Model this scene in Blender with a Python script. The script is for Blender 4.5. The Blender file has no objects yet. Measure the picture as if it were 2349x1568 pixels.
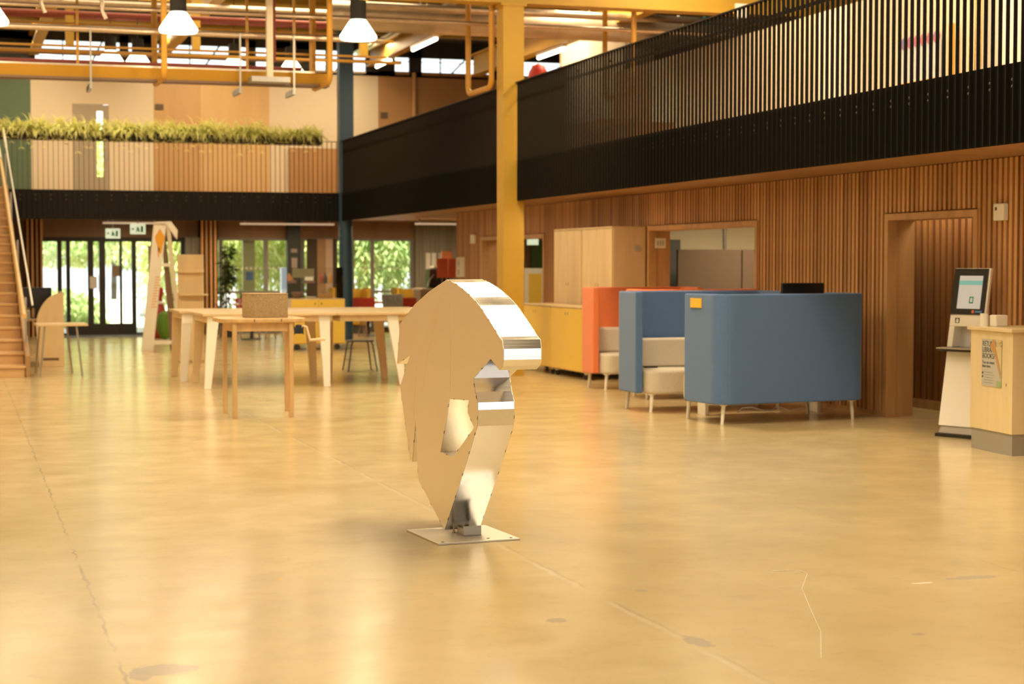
import bpy, bmesh, math, random
from mathutils import Matrix, Vector
random.seed(7)
PI = math.pi
sc = bpy.context.scene
COL = sc.collection

# ------------------------------------------------------------------ camera
F_PX, W_PX = 4000.0, 2349.0
YAW = math.radians(17.65)
PITCH = math.atan((784 - 605) / F_PX)
cam_data = bpy.data.cameras.new('camera')
cam = bpy.data.objects.new('camera', cam_data)
COL.objects.link(cam)
cam.location = (0, 0, 1.6)
cam.rotation_euler = (PI / 2 - PITCH, 0, -YAW)
cam_data.sensor_fit = 'HORIZONTAL'
cam_data.sensor_width = 36.0
cam_data.lens = F_PX / W_PX * 36.0
cam_data.clip_end = 300
cam_data.dof.use_dof = True
cam_data.dof.focus_distance = 10.2
cam_data.dof.aperture_fstop = 3.0
sc.camera = cam

# ------------------------------------------------------------------ colour management, sky, lights
sc.view_settings.view_transform = 'Standard'
sc.view_settings.look = 'None'
sc.view_settings.gamma = 1.0
sc.view_settings.use_curve_mapping = False
sc.view_settings.exposure = 0.40
sc.cycles.max_bounces = 8
sc.cycles.diffuse_bounces = 4
sc.cycles.glossy_bounces = 4
sc.cycles.transparent_max_bounces = 12
sc.cycles.caustics_reflective = False
sc.cycles.caustics_refractive = False
sc.cycles.sample_clamp_indirect = 6.0

world = bpy.data.worlds.new('world'); sc.world = world
world.use_nodes = True
wn = world.node_tree.nodes
bg = wn['Background']
bg.inputs['Color'].default_value = (0.93, 0.97, 1.0, 1)
bg.inputs['Strength'].default_value = 1.6

WARM = (1.0, 0.775, 0.465)
WARM2 = (1.0, 0.68, 0.34)

def area_light(name, loc, sx, sy, power, color=WARM, rot=(0, 0, 0)):
    l = bpy.data.lights.new(name, 'AREA'); l.shape = 'RECTANGLE'; l.size = sx; l.size_y = sy
    l.energy = power; l.color = color
    o = bpy.data.objects.new(name, l); COL.objects.link(o); o.location = loc; o.rotation_euler = rot
    return o

# unseen hall area lamps, several added or moved to light sculpture and plants
for x, y, p in [(-4.5, 1, 60), (0.5, 1, 80), (5.0, 1, 110), (-4.5, 8, 50), (0.2, 8, 75), (5.6, 4.2, 190), (-4.5, 15, 110), (0.5, 15, 130), (5.0, 12.2, 270),
                (-4, 22, 150), (1.0, 21, 170), (6.1, 18.7, 270), (-3.5, 29, 130), (2.4, 34.5, 170), (2.0, 28, 95), (5.6, 29, 230)]:
    w = {4.2: 2.2, 8: 1.3, 12.2: 1.9, 15: 2.5, 18.7: .8}.get(y, 3.4)
    area_light('hall_fill_light', (x, y, 6.7), w, w, p * 1.05)
# area lamp added below the roof to highlight the sculpture's chin
area_light('sculpture_highlight_lamp', (5.0, 8.4, 6.75), 1.6, 1.0, 110, (1.0, 0.93, 0.80))
# luminaires over the gallery floors
for x, y in [(10.0, 12), (10.0, 17), (10.0, 22), (10.0, 27), (10.5, 32)]:
    area_light('gallery_luminaire', (x, y, 6.55), 0.5, 2.4, 125)
for x, y in [(1.5, 38.2), (5.0, 38.2), (8.6, 38.2)]:
    area_light('gallery_luminaire', (x, y, 6.5), 1.4, 0.5, 85)
# strip lights below the gallery
for x, y, sx, sy, p in [(8.3, 12.0, .3, 4.0, 12), (8.3, 17.5, .3, 4.0, 8), (8.1, 23.5, .3, 4.0, 19), (8.3, 29, .3, 4.0, 8), (4.0, 38.4, 2.4, .2, 30), (7.0, 38.4, 2.2, .2, 42), (10.5, 37.5, 2.2, .2, 75)]:
    area_light('soffit_luminaire', (x, y, 2.44), sx, sy, p)
area_light('office_luminaire', (12.2, 24.0, 2.5), 1.6, 1.6, 110)
sun = bpy.data.lights.new('sun', 'SUN'); sun.energy = 12.0; sun.angle = math.radians(2); sun.color = (1.0, .95, .85)
sun_o = bpy.data.objects.new('sun', sun); COL.objects.link(sun_o); sun_o.rotation_euler = (math.radians(38), 0, math.radians(-15))
area_light('lobby_fill_light', (10.3, 29.3, 2.5), .8, .8, 14)  # unseen lamp added to brighten the dark lobby
area_light('corridor_luminaire', (9.9, 16.5, 2.4), .4, 2.0, 16)

# ------------------------------------------------------------------ materials
MATS = {}
def mat(name, color, rough=0.5, metal=0.0, spec=0.5, var=0.0, vscale=4.0, stretch=(1, 1, 1), bump=0.0, bscale=60.0, color2=None,
        coat=0.0, emit=None, estr=0.0, pitch=None, axis=0, rvar=0.0, sheen=0.0, aniso=0.0):
    if name in MATS: return MATS[name]
    m = bpy.data.materials.new(name); m.use_nodes = True
    nt = m.node_tree; N = nt.nodes; L = nt.links
    b = N['Principled BSDF']
    b.inputs['Base Color'].default_value = (*color, 1)
    b.inputs['Roughness'].default_value = rough
    b.inputs['Metallic'].default_value = metal
    b.inputs['Specular IOR Level'].default_value = spec
    b.inputs['Coat Weight'].default_value = coat
    b.inputs['Sheen Weight'].default_value = sheen
    b.inputs['Anisotropic'].default_value = aniso
    if emit:
        b.inputs['Emission Color'].default_value = (*emit, 1); b.inputs['Emission Strength'].default_value = estr
    tc = N.new('ShaderNodeTexCoord')
    if var > 0 or rvar > 0:
        mp = N.new('ShaderNodeMapping'); mp.inputs['Scale'].default_value = stretch
        L.new(tc.outputs['Object'], mp.inputs['Vector'])
        nz = N.new('ShaderNodeTexNoise'); nz.inputs['Scale'].default_value = vscale; nz.inputs['Detail'].default_value = 5
        L.new(mp.outputs['Vector'], nz.inputs['Vector'])
        fac = nz.outputs['Fac']
        if pitch:   # every board its own tone
            sx = N.new('ShaderNodeSeparateXYZ'); L.new(tc.outputs['Object'], sx.inputs[0])
            dv = N.new('ShaderNodeMath'); dv.operation = 'DIVIDE'; L.new(sx.outputs[axis], dv.inputs[0]); dv.inputs[1].default_value = pitch
            fl = N.new('ShaderNodeMath'); fl.operation = 'FLOOR'; L.new(dv.outputs[0], fl.inputs[0])
            wnz = N.new('ShaderNodeTexWhiteNoise'); wnz.noise_dimensions = '1D'; L.new(fl.outputs[0], wnz.inputs['W'])
            mx0 = N.new('ShaderNodeMath'); mx0.operation = 'MULTIPLY_ADD'; L.new(wnz.outputs['Value'], mx0.inputs[0]); mx0.inputs[1].default_value = .75
            hf = N.new('ShaderNodeMath'); hf.operation = 'MULTIPLY_ADD'; L.new(nz.outputs['Fac'], hf.inputs[0]); hf.inputs[1].default_value = .5; hf.inputs[2].default_value = -.12
            L.new(hf.outputs[0], mx0.inputs[2]); fac = mx0.outputs[0]
        mr = N.new('ShaderNodeMapRange'); mr.inputs['From Min'].default_value = .3 if not pitch else 0; mr.inputs['From Max'].default_value = .7 if not pitch else 1
        L.new(fac, mr.inputs['Value'])
        if var > 0:
            mx = N.new('ShaderNodeMix'); mx.data_type = 'RGBA'
            c2 = color2 or tuple(c * (1 - var) for c in color)
            mx.inputs[6].default_value = (*color, 1); mx.inputs[7].default_value = (*c2, 1)
            L.new(mr.outputs['Result'], mx.inputs[0]); L.new(mx.outputs[2], b.inputs['Base Color'])
        if rvar > 0:
            m2 = N.new('ShaderNodeMapRange'); m2.inputs['To Min'].default_value = rough; m2.inputs['To Max'].default_value = rough + rvar
            L.new(mr.outputs['Result'], m2.inputs['Value']); L.new(m2.outputs['Result'], b.inputs['Roughness'])
    if bump > 0:
        n2 = N.new('ShaderNodeTexNoise'); n2.inputs['Scale'].default_value = bscale; n2.inputs['Detail'].default_value = 3
        L.new(tc.outputs['Object'], n2.inputs['Vector'])
        bp = N.new('ShaderNodeBump'); bp.inputs['Strength'].default_value = bump; bp.inputs['Distance'].default_value = .004
        L.new(n2.outputs['Fac'], bp.inputs['Height']); L.new(bp.outputs['Normal'], b.inputs['Normal'])
    MATS[name] = m
    return m

def glass_mat(name, tint=(1, 1, 1), refl=0.1):
    m = bpy.data.materials.new(name); m.use_nodes = True
    nt = m.node_tree; N = nt.nodes; L = nt.links
    N.remove(N['Principled BSDF'])
    t = N.new('ShaderNodeBsdfTransparent'); t.inputs['Color'].default_value = (*tint, 1)
    g = N.new('ShaderNodeBsdfGlossy'); g.inputs['Roughness'].default_value = .03
    fr = N.new('ShaderNodeFresnel'); fr.inputs['IOR'].default_value = 1.0 + refl * 4.5
    mx = N.new('ShaderNodeMixShader'); L.new(fr.outputs[0], mx.inputs[0]); L.new(t.outputs[0], mx.inputs[1]); L.new(g.outputs[0], mx.inputs[2])
    L.new(mx.outputs[0], N['Material Output'].inputs['Surface'])
    return m

def leaf_mat(name, c1, c2, trans=0.5):
    m = bpy.data.materials.new(name); m.use_nodes = True
    nt = m.node_tree; N = nt.nodes; L = nt.links
    N.remove(N['Principled BSDF'])
    tc = N.new('ShaderNodeTexCoord'); nz = N.new('ShaderNodeTexNoise'); nz.inputs['Scale'].default_value = 3.0; nz.inputs['Detail'].default_value = 6
    L.new(tc.outputs['Object'], nz.inputs['Vector'])
    mr = N.new('ShaderNodeMapRange'); mr.inputs['From Min'].default_value = .35; mr.inputs['From Max'].default_value = .65; L.new(nz.outputs['Fac'], mr.inputs['Value'])
    mx = N.new('ShaderNodeMix'); mx.data_type = 'RGBA'; mx.inputs[6].default_value = (*c1, 1); mx.inputs[7].default_value = (*c2, 1)
    L.new(mr.outputs['Result'], mx.inputs[0])
    d = N.new('ShaderNodeBsdfDiffuse'); t = N.new('ShaderNodeBsdfTranslucent')
    L.new(mx.outputs[2], d.inputs['Color']); L.new(mx.outputs[2], t.inputs['Color'])
    ms = N.new('ShaderNodeMixShader'); ms.inputs[0].default_value = trans
    L.new(d.outputs[0], ms.inputs[1]); L.new(t.outputs[0], ms.inputs[2]); L.new(ms.outputs[0], N['Material Output'].inputs['Surface'])
    return m

def floor_mat():
    m = bpy.data.materials.new('polished_concrete'); m.use_nodes = True
    nt = m.node_tree; N = nt.nodes; L = nt.links
    b = N['Principled BSDF']
    tc = N.new('ShaderNodeTexCoord'); P = tc.outputs['Object']
    def noise(scale, detail=5, stretch=(1, 1, 1), rough=.55):
        mp = N.new('ShaderNodeMapping'); mp.inputs['Scale'].default_value = stretch; L.new(P, mp.inputs['Vector'])
        n = N.new('ShaderNodeTexNoise'); n.inputs['Scale'].default_value = scale; n.inputs['Detail'].default_value = detail; n.inputs['Roughness'].default_value = rough
        L.new(mp.outputs['Vector'], n.inputs['Vector']); return n.outputs['Fac']
    def rng(v, a, c, x=0, y=1):
        r = N.new('ShaderNodeMapRange'); r.inputs['From Min'].default_value = a; r.inputs['From Max'].default_value = c
        r.inputs['To Min'].default_value = x; r.inputs['To Max'].default_value = y; L.new(v, r.inputs['Value']); return r.outputs['Result']
    def math_(op, a, c=None, d=None):
        n = N.new('ShaderNodeMath'); n.operation = op
        for i, v in enumerate((a, c, d)):
            if v is None: continue
            if isinstance(v, (int, float)): n.inputs[i].default_value = v
            else: L.new(v, n.inputs[i])
        return n.outputs[0]
    def mix(f, c1, c2):
        x = N.new('ShaderNodeMix'); x.data_type = 'RGBA'
        L.new(f, x.inputs[0])
        for i, c in ((6, c1), (7, c2)):
            if isinstance(c, tuple): x.inputs[i].default_value = (*c, 1)
            else: L.new(c, x.inputs[i])
        return x.outputs[2]
    col = mix(rng(noise(.7, 6), .35, .68), (.60, .475, .26), (.53, .41, .21))
    col = mix(math_('MULTIPLY', rng(noise(3.2, 8, (1, 1, 1), .65), .50, .76), .36), col, (.43, .33, .185))
    col = mix(math_('MULTIPLY', rng(noise(9, 8, (.7, 1, 1), .7), .57, .76), .36), col, (.40, .33, .22))
    col = mix(math_('MULTIPLY', rng(noise(17, 6, (1, .8, 1), .7),   .67, .73), .22), col, (.74, .64, .44))
    col = mix(math_('MULTIPLY', rng(noise(26, 4, (1, 1, 1), .6), .69, .74), .5), col, (.34, .28, .19))
    sx = N.new('ShaderNodeSeparateXYZ'); L.new(P, sx.inputs[0]); X, Y = sx.outputs[0], sx.outputs[1]
    wob = math_('MULTIPLY_ADD', noise(7, 6), .06, -.03)
    # saw-cut joints along the hall, worn in places
    for xj, w, c, st in ((.60, .010, (.33, .28, .20), .75), (2.92, .020, (.66, .60, .47), .34), (2.95, .012, (.36, .31, .24), .42), (5.25, .010, (.40, .33, .22), .35)):
        dist = math_('ABSOLUTE', math_('SUBTRACT', math_('ADD', X, wob), xj))
        line = rng(dist, w * .4, w, 1, 0)
        line = math_('MULTIPLY', math_('MULTIPLY', line, rng(noise(1.7, 5), .38, .6)), st)
        col = mix(line, col, c)
    # worn patches with their own outline
    for px, py, rx, ry, c, st in ((.76, 6.92, .13, .10, (.36, .31, .235), .9), (.66, 6.86, .05, .1, (.36, .31, .235), .8), (4.93, 7.72, .16, .05, (.40, .35, .27), .7), (4.60, 7.66, .06, .018, (.85, .8, .66), .8),
                                 (2.55, 7.35, .05, .05, (.37, .31, .22), .8), (2.97, 6.75, .05, .12, (.36, .31, .24), .8), (4.10, 8.18, .05, .014, (.4, .36, .28), .8), (3.18, 7.9, .03, .04, (.40, .35, .27), .7),
                                 (3.95, 6.6, .035, .02, (.36, .31, .24), .7), (1.55, 8.75, .012, .02, (.75, .48, .07), .9), (4.75, 6.7, .05, .02, (.32, .28, .21), .8), (5.2, 7.05, .09, .02, (.34, .29, .2), .8)):
        dx = math_('DIVIDE', math_('SUBTRACT', X, px), rx); dy = math_('DIVIDE', math_('SUBTRACT', Y, py), ry)
        r2 = math_('ADD', math_('MULTIPLY', dx, dx), math_('MULTIPLY', dy, dy))
        r2 = math_('ADD', r2, math_('MULTIPLY_ADD', noise(22, 4), 2.4, -1.2))
        col = mix(math_('MULTIPLY', rng(r2, .75, 1.1, 1, 0), st), col, c)
    L.new(col, b.inputs['Base Color'])
    L.new(rng(noise(2.5, 6), .3, .7, .15, .25), b.inputs['Roughness'])
    b.inputs['Specular IOR Level'].default_value = .34
    bp = N.new('ShaderNodeBump'); bp.inputs['Strength'].default_value = .05; bp.inputs['Distance'].default_value = .004
    L.new(noise(14, 6), bp.inputs['Height']); L.new(bp.outputs['Normal'], b.inputs['Normal'])
    return m

FLOOR = floor_mat()
SLATWOOD = mat('slat_wood', (.74, .42, .18), .5, var=1, color2=(.38, .185, .065), vscale=3, stretch=(1, 1, .25), pitch=.087, axis=1)
SLATWOOD_X = mat('slat_wood_back', (.74, .42, .18), .5, var=1, color2=(.38, .185, .065), vscale=3, stretch=(1, 1, .25), pitch=.087, axis=0)
DARKBACK = mat('dark_backing', (.008, .006, .004), .9, spec=.1)
FRAMEWOOD = mat('frame_wood', (.62, .365, .165), .5, var=.3, vscale=6, stretch=(1, 1, .2))
SOFFIT = mat('soffit_board', (.42, .23, .10), .5, var=.2, vscale=4, stretch=(.2, 1, 1))
BLACK = mat('black_steel', (.010, .007, .005), .6, spec=.25)
BLACKPANEL = mat('black_panel', (.004, .003, .002), .7, spec=.12)
BLACKBAR = mat('black_bar', (.010, .007, .004), .55, spec=.15)
BLACKSLAT_HAZE = mat('black_slat_haze', (.020, .0145, .009), .45, spec=.35)  # lighter copy of the railing black, far-end glare put into the colour
BOLT = mat('bolt_steel', (.10, .085, .07), .35, .6)
YELLOW = mat('yellow_steel', (.53, .325, .038), .5, var=.12, vscale=2)
YELLOWTUBE = mat('yellow_tube', (.54, .28, .034), .4)
BLUESTEEL = mat('blue_steel', (.030, .080, .145), .38)
CREAM = mat('cream_paint', (.74, .64, .48), .7)
CREAM2 = mat('pale_cream_paint', (.80, .73, .58), .7)
WHITEPAINT = mat('white_paint', (.85, .81, .72), .6)
GREENWALL = mat('green_paint', (.11, .17, .105), .7)
WOODPANEL = mat('wood_panel', (.58, .36, .16), .5, var=.15, vscale=3, stretch=(1, 1, .2))
WOODPANEL2 = mat('pale_wood_panel', (.70, .47, .22), .5, var=.12, vscale=3, stretch=(1, 1, .2))
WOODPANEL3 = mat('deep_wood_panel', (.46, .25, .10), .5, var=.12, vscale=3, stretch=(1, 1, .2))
BIRCH = mat('birch_ply', (.78, .60, .34), .42, var=.16, vscale=3, stretch=(2, 2, .3))
BIRCHTOP = mat('birch_top', (.72, .54, .30), .28, var=.18, vscale=3, stretch=(.3, 3, 3))
PINE = mat('pine', (.70, .47, .22), .4, var=.22, vscale=4, stretch=(3, 3, .4))
STAIRWOOD = mat('stair_oak', (.68, .43, .20), .42, var=.25, vscale=3, stretch=(.3, 2, 2))
GREYWOOD = mat('grey_wood', (.27, .24, .18), .6, var=.45, vscale=4, stretch=(6, 6, .2))
YELLOWDOOR = mat('yellow_laminate', (.86, .60, .10), .4)
OFFWHITE = mat('off_white_legs', (.90, .87, .80), .4)
WHITEPLASTIC = mat('white_plastic', (.88, .87, .84), .3)
BLUEFAB = mat('blue_felt', (.090, .180, .40), .9, var=.12, vscale=90, bump=.3, bscale=400, sheen=.2)
ORANGEFAB = mat('orange_felt', (.80, .215, .075), .9, var=.12, vscale=90, bump=.3, bscale=400, sheen=.2)
SEATFAB = mat('oatmeal_fabric', (.66, .60, .50), .9, var=.18, vscale=120, bump=.3, bscale=300)
BLACKPLASTIC = mat('black_plastic', (.012, .012, .012), .25)
DARKGREY = mat('dark_grey', (.05, .05, .05), .5)
GREYMETAL = mat('grey_metal', (.42, .40, .36), .35, .6)
STEELTUBE = mat('galvanised_tube', (.62, .52, .42), .30, .75, var=.2, vscale=8)
COPPERTUBE = mat('foil_lagging', (.70, .56, .42), .28, .7, var=.2, vscale=20, stretch=(1, 4, 4), bump=.5, bscale=30)
DUCT = mat('duct_steel', (.66, .57, .46), .32, .65, var=.15, vscale=5)
REDPIPE = mat('red_pipe', (.24, .045, .03), .5)
BROWNSTEEL = mat('brown_flange', (.16, .09, .05), .5)
ROOFDECK = mat('roof_deck', (.14, .12, .09), .6, var=.3, vscale=2, stretch=(.2, 2, 1))
DARKBEAM = mat('dark_beam', (.03, .028, .026), .6)
BROWNSCREEN = mat('brown_screen', (.10, .068, .048), .9, var=.15, vscale=90)
ALU = mat('brushed_aluminium', (.80, .77, .72), .14, 1.0, rvar=.05, vscale=5, stretch=(1, 1, 60), aniso=.25)
ALUFACE = mat('satin_aluminium', (.90, .84, .73), .42, 1.0, rvar=.05, vscale=4)
ALUDARK = mat('plate_aluminium', (.62, .58, .52), .42, .9)
LAMPGLOW = mat('lamp_glow', (.95, .92, .85), .4, emit=(1.0, .88, .66), estr=3.2)
TUBEGLOW = mat('tube_glow', (.95, .92, .85), .4, emit=(1.0, .90, .70), estr=5.0)
SOFTGLOW = mat('soft_tube_glow', (.9, .86, .78), .4, emit=(1.0, .78, .55), estr=.25)
REDPLASTIC = mat('red_plastic', (.42, .045, .03), .4)
REDBRIGHT = mat('bright_red', (.68, .06, .05), .5)
MUSTARD = mat('mustard_fabric', (.50, .30, .025), .85, var=.15, vscale=60)
GREENFAB = mat('green_fabric', (.12, .27, .025), .7)
GREYFAB = mat('grey_fabric', (.42, .44, .47), .9, var=.3, vscale=12)
PAPER = mat('paper', (.85, .83, .78), .7)
PAPERRED = mat('red_print', (.75, .16, .09), .7)
PAPERGREY = mat('grey_print', (.47, .47, .44), .6)
GREEN = mat('sign_green', (.05, .36, .16), .5)
SIGNLIGHT = mat('sign_face', (.78, .84, .66), .5, emit=(.85, 1.0, .7), estr=.5)
INK = mat('ink', (.04, .04, .04), .6)
BLUEPRINT = mat('blue_print', (.08, .22, .55), .6)
ORANGEPRINT = mat('orange_print', (.80, .38, .03), .6)
TAN = mat('tan_print', (.50, .28, .10), .6)
TEAL = mat('teal_print', (.05, .22, .20), .5)
CORK = mat('cork_board', (.46, .35, .20), .85, var=.5, vscale=70, color2=(.30, .21, .11), bump=.5, bscale=90)
SOIL = mat('planter_steel', (.055, .040, .026), .5)
BARK = mat('bark', (.10, .07, .04), .9)
GLASS = glass_mat('window_glass', (.97, .99, .97), .1)
CASEGLASS = glass_mat('case_glass', (.975, .985, .978), .03)
PAVING = mat('paving', (.62, .60, .55), .8, var=.2, vscale=1)
SPIDER = leaf_mat('spider_leaf', (.92, .90, .42), (.72, .76, .28), .3)
WILLOW = leaf_mat('willow_leaf', (.90, .91, .48), (.62, .72, .30), .5)
WILLOW2 = leaf_mat('dark_leaf', (.70, .78, .38), (.40, .54, .23), .5)
HOUSELEAF = leaf_mat('house_leaf', (.05, .08, .03), (.025, .045, .015), .3)
SCREENGLOW = mat('screen_pale', (.36, .36, .35), .3, emit=(.95, .93, .85), estr=.22)
SCREENTEAL = mat('screen_teal', (.1, .3, .28), .3, emit=(.25, .55, .48), estr=.35)

# ------------------------------------------------------------------ mesh builder
class MB:
    def __init__(s): s.v = []; s.f = []; s.M = None
    def add(s, vs, fs, M=None):
        n = len(s.v)
        for p in vs:
            q = Vector(p)
            if M is not None: q = M @ q
            if s.M is not None: q = s.M @ q
            s.v.append(q)
        s.f += [tuple(i + n for i in f) for f in fs]
        return s
    def box(s, x0, x1, y0, y1, z0, z1, M=None):
        vs = [(x0, y0, z0), (x1, y0, z0), (x1, y1, z0), (x0, y1, z0), (x0, y0, z1), (x1, y0, z1), (x1, y1, z1), (x0, y1, z1)]
        return s.add(vs, [(0, 3, 2, 1), (4, 5, 6, 7), (0, 1, 5, 4), (1, 2, 6, 5), (2, 3, 7, 6), (3, 0, 4, 7)], M)
    def prism(s, poly, a, b, axis=2, M=None):
        """poly: counter-clockwise outline; axis 2 = stands along z, 1 = (x, z) outline run along y, 0 = (y, z) outline run along x"""
        n = len(poly)
        def P(p, c): return (p[0], p[1], c) if axis == 2 else ((p[0], c, p[1]) if axis == 1 else (c, p[0], p[1]))
        vs = [P(p, a) for p in poly] + [P(p, b) for p in poly]
        fs = [tuple(range(n))[::-1], tuple(range(n, 2 * n))] + [(i, (i + 1) % n, n + (i + 1) % n, n + i) for i in range(n)]
        return s.add(vs, fs, M)
    def tube(s, pts, r, n=8, M=None, r2=None):
        pts = [Vector(p) for p in pts]; rings = []
        k = len(pts)
        prev = None
        vs = []
        for i, p in enumerate(pts):
            d = (pts[min(i + 1, k - 1)] - pts[max(i - 1, 0)]).normalized()
            ref = prev if prev is not None else (Vector((0, 0, 1)) if abs(d.z) < .9 else Vector((1, 0, 0)))
            u = d.cross(ref).normalized(); w = u.cross(d).normalized(); prev = w
            rr = r if r2 is None else r + (r2 - r) * i / (k - 1)
            vs += [p + u * math.cos(2 * PI * j / n) * rr + w * math.sin(2 * PI * j / n) * rr for j in range(n)]
        fs = []
        for i in range(k - 1):
            for j in range(n):
                fs.append((i * n + j, i * n + (j + 1) % n, (i + 1) * n + (j + 1) % n, (i + 1) * n + j))
        fs += [tuple(range(n))[::-1], tuple(range((k - 1) * n, k * n))]
        return s.add(vs, fs, M)
    def lathe(s, prof, n=24, c=(0, 0, 0), M=None):
        vs = []; k = len(prof)
        for r, z in prof:
            vs += [(c[0] + r * math.cos(2 * PI * j / n), c[1] + r * math.sin(2 * PI * j / n), c[2] + z) for j in range(n)]
        fs = [(i * n + j, i * n + (j + 1) % n, (i + 1) * n + (j + 1) % n, (i + 1) * n + j) for i in range(k - 1) for j in range(n)]
        fs += [tuple(range(n))[::-1], tuple(range((k - 1) * n, k * n))]
        return s.add(vs, fs, M)

def obj(name, mb, m, parent=None, bevel=0.0, seg=2, smooth=False, loc=None, rotz=0.0, subsurf=0):
    me = bpy.data.meshes.new(name)
    me.from_pydata([tuple(v) for v in mb.v], [], mb.f)
    me.materials.append(m)
    me.update()
    b = bmesh.new(); b.from_mesh(me); bmesh.ops.recalc_face_normals(b, faces=b.faces); b.to_mesh(me); b.free()
    if smooth:
        me.polygons.foreach_set('use_smooth', [True] * len(me.polygons))
        me.set_sharp_from_angle(angle=math.radians(40))
    o = bpy.data.objects.new(name, me); COL.objects.link(o)
    if parent is not None: o.parent = parent
    if loc is not None: o.location = loc
    if rotz: o.rotation_euler = (0, 0, rotz)
    if bevel > 0:
        md = o.modifiers.new('bevel', 'BEVEL'); md.width = bevel; md.segments = seg; md.limit_method = 'ANGLE'; md.angle_limit = math.radians(40)
        if smooth is None: pass
    return o

def tag(o, label, cat, group=None, kind=None):
    o['label'] = label; o['category'] = cat
    if group: o['group'] = group
    if kind: o['kind'] = kind
    return o
def thing(name, label, cat, loc=(0, 0, 0), rotz=0.0, group=None, kind=None):
    o = bpy.data.objects.new(name, None); COL.objects.link(o); o.location = loc; o.rotation_euler = (0, 0, rotz)
    o.empty_display_size = .1
    return tag(o, label, cat, group, kind)
def struct(name, mb, m, parent=None, **kw):
    o = obj(name, mb, m, parent, **kw)
    if parent is None: o['kind'] = 'structure'
    return o
def sroot(name, loc=(0, 0, 0)):
    o = bpy.data.objects.new(name, None); COL.objects.link(o); o.location = loc; o['kind'] = 'structure'; return o
def dup(root, loc, rotz=None, label=None, group=None):
    r = root.copy(); COL.objects.link(r); r.location = loc
    if rotz is not None: r.rotation_euler = (0, 0, rotz)
    if label: r['label'] = label
    if group: r['group'] = group
    for ch in list(root.children):
        c = ch.copy(); COL.objects.link(c); c.parent = r
        for g in list(ch.children):
            d = g.copy(); COL.objects.link(d); d.parent = c
    return r
def text(body, size, m, parent, M, name='lettering', align='LEFT', ext=.0008):
    cu = bpy.data.curves.new(name, 'FONT'); cu.body = body; cu.size = size; cu.extrude = ext; cu.align_x = align
    cu.materials.append(m)
    q = bpy.data.objects.new(name + '_source', cu); COL.objects.link(q)
    me = bpy.data.meshes.new_from_object(q.evaluated_get(bpy.context.evaluated_depsgraph_get()))
    bpy.data.objects.remove(q); bpy.data.curves.remove(cu)
    if not me.materials: me.materials.append(m)
    o = bpy.data.objects.new(name, me); COL.objects.link(o); o.parent = parent; o.matrix_local = M
    return o
def rounded(x0, x1, y0, y1, r, n=6):
    pts = []
    for cx, cy, a in ((x1 - r, y1 - r, 0), (x0 + r, y1 - r, 90), (x0 + r, y0 + r, 180), (x1 - r, y0 + r, 270)):
        for i in range(n + 1):
            t = math.radians(a + 90 * i / n); pts.append((cx + r * math.cos(t), cy + r * math.sin(t)))
    return pts

# ------------------------------------------------------------------ key planes (metres)
XB, XW = 7.62, 9.25            # gallery edge on the right, slatted wall behind it
YB, YG = 36.4, 40.2            # gallery edge at the far end, far wall
ZS, ZM, ZR = 2.5, 3.1, 4.17    # gallery soffit, top of its fascia, top of its rail
ZROOF = 6.9

# ------------------------------------------------------------------ the shell
struct('floor', MB().box(-8, 20, -9, YG + .15, -.2, 0), FLOOR)
struct('ground', MB().box(-40, 60, YG + .15, 110, -.25, -.03), PAVING)
rf = struct('ceiling', MB().box(-8, 20, -9, YG + .2, ZROOF, ZROOF + .2), ROOFDECK)
mb = MB()
for k in range(30): mb.box(-8, 20, 24.2 + k * .55, 24.33 + k * .55, ZROOF - .06, ZROOF)
obj('deck_rib', mb, ROOFDECK, rf)
struct('wall_left', MB().box(-8.2, -8, -9, YG, 0, ZROOF), CREAM)
struct('wall_rear', MB().box(-8, 7, -9.2, -9, 0, 1.0).box(14, 20, -9.2, -9, 0, 1.0).box(-8, 20, -9.2, -9, 3.6, ZROOF).box(-8, -3.5, -9.2, -9, 1, 3.6).box(-.5, 2.5, -9.2, -9, 1, 3.6).box(5.0, 7.0, -9.2, -9, 1, 3.6).box(14, 20, -9.2, -9, 1, 3.6), CREAM)  # unseen openings added to throw daylight on the sculpture's chin
rw = sroot('window_4')  # frames of the added, unseen rear openings
obj('frame', MB().box(-2.05, -1.95, -9.15, -9.05, 1, 3.6).box(3.7, 3.8, -9.15, -9.05, 1, 3.6).box(8.2, 8.3, -9.15, -9.05, 1, 3.6), WHITEPAINT, rw)
struct('wall_outer', MB().box(20, 20.2, 4, YG, 0, ZROOF), CREAM)

# right wall of vertical timber slats, with its three openings
wr = sroot('wall_right')
segs = [(-9, -7, 0, 2.6), (-7, -1, 2.4, 2.6), (-1, 14.46, 0, 2.6), (14.46, 16.20, 2.12, 2.6), (16.20, 19.24, 0, 2.6), (19.24, 22.77, 2.13, 2.6), (22.77, 27.28, 0, 2.6), (27.28, 30.92, 2.10, 2.6), (30.92, 32.6, 0, 2.6)]  # gap behind the camera is unseen, added for the sculpture's chin reflection
mb = MB()
for a, b_, z0, z1 in segs: mb.box(XW + .06, XW + .30, a, b_, z0, z1)
obj('backing', mb, DARKBACK, wr)
mb = MB()
y = 8.0
while y < 32.55:
    for a, b_, z0, z1 in segs:
        if a <= y + .012 < b_ - .005:
            mb.box(XW, XW + .058, y, y + .046, max(z0 + (.05 if z0 == 0 else .01), 0), z1 - .02)
    y += .087
obj('slats', mb, SLATWOOD, wr)
mb = MB()
for a, b_, z0, z1 in segs:
    if z0 == 0: mb.box(XW + .012, XW + .06, a, b_, 0, .05)
obj('plinth', mb, FRAMEWOOD, wr)
obj('end_panel', MB().box(XW, XW + 2.4, 32.6, 32.63, 0, 2.6), FRAMEWOOD, wr)

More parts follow.
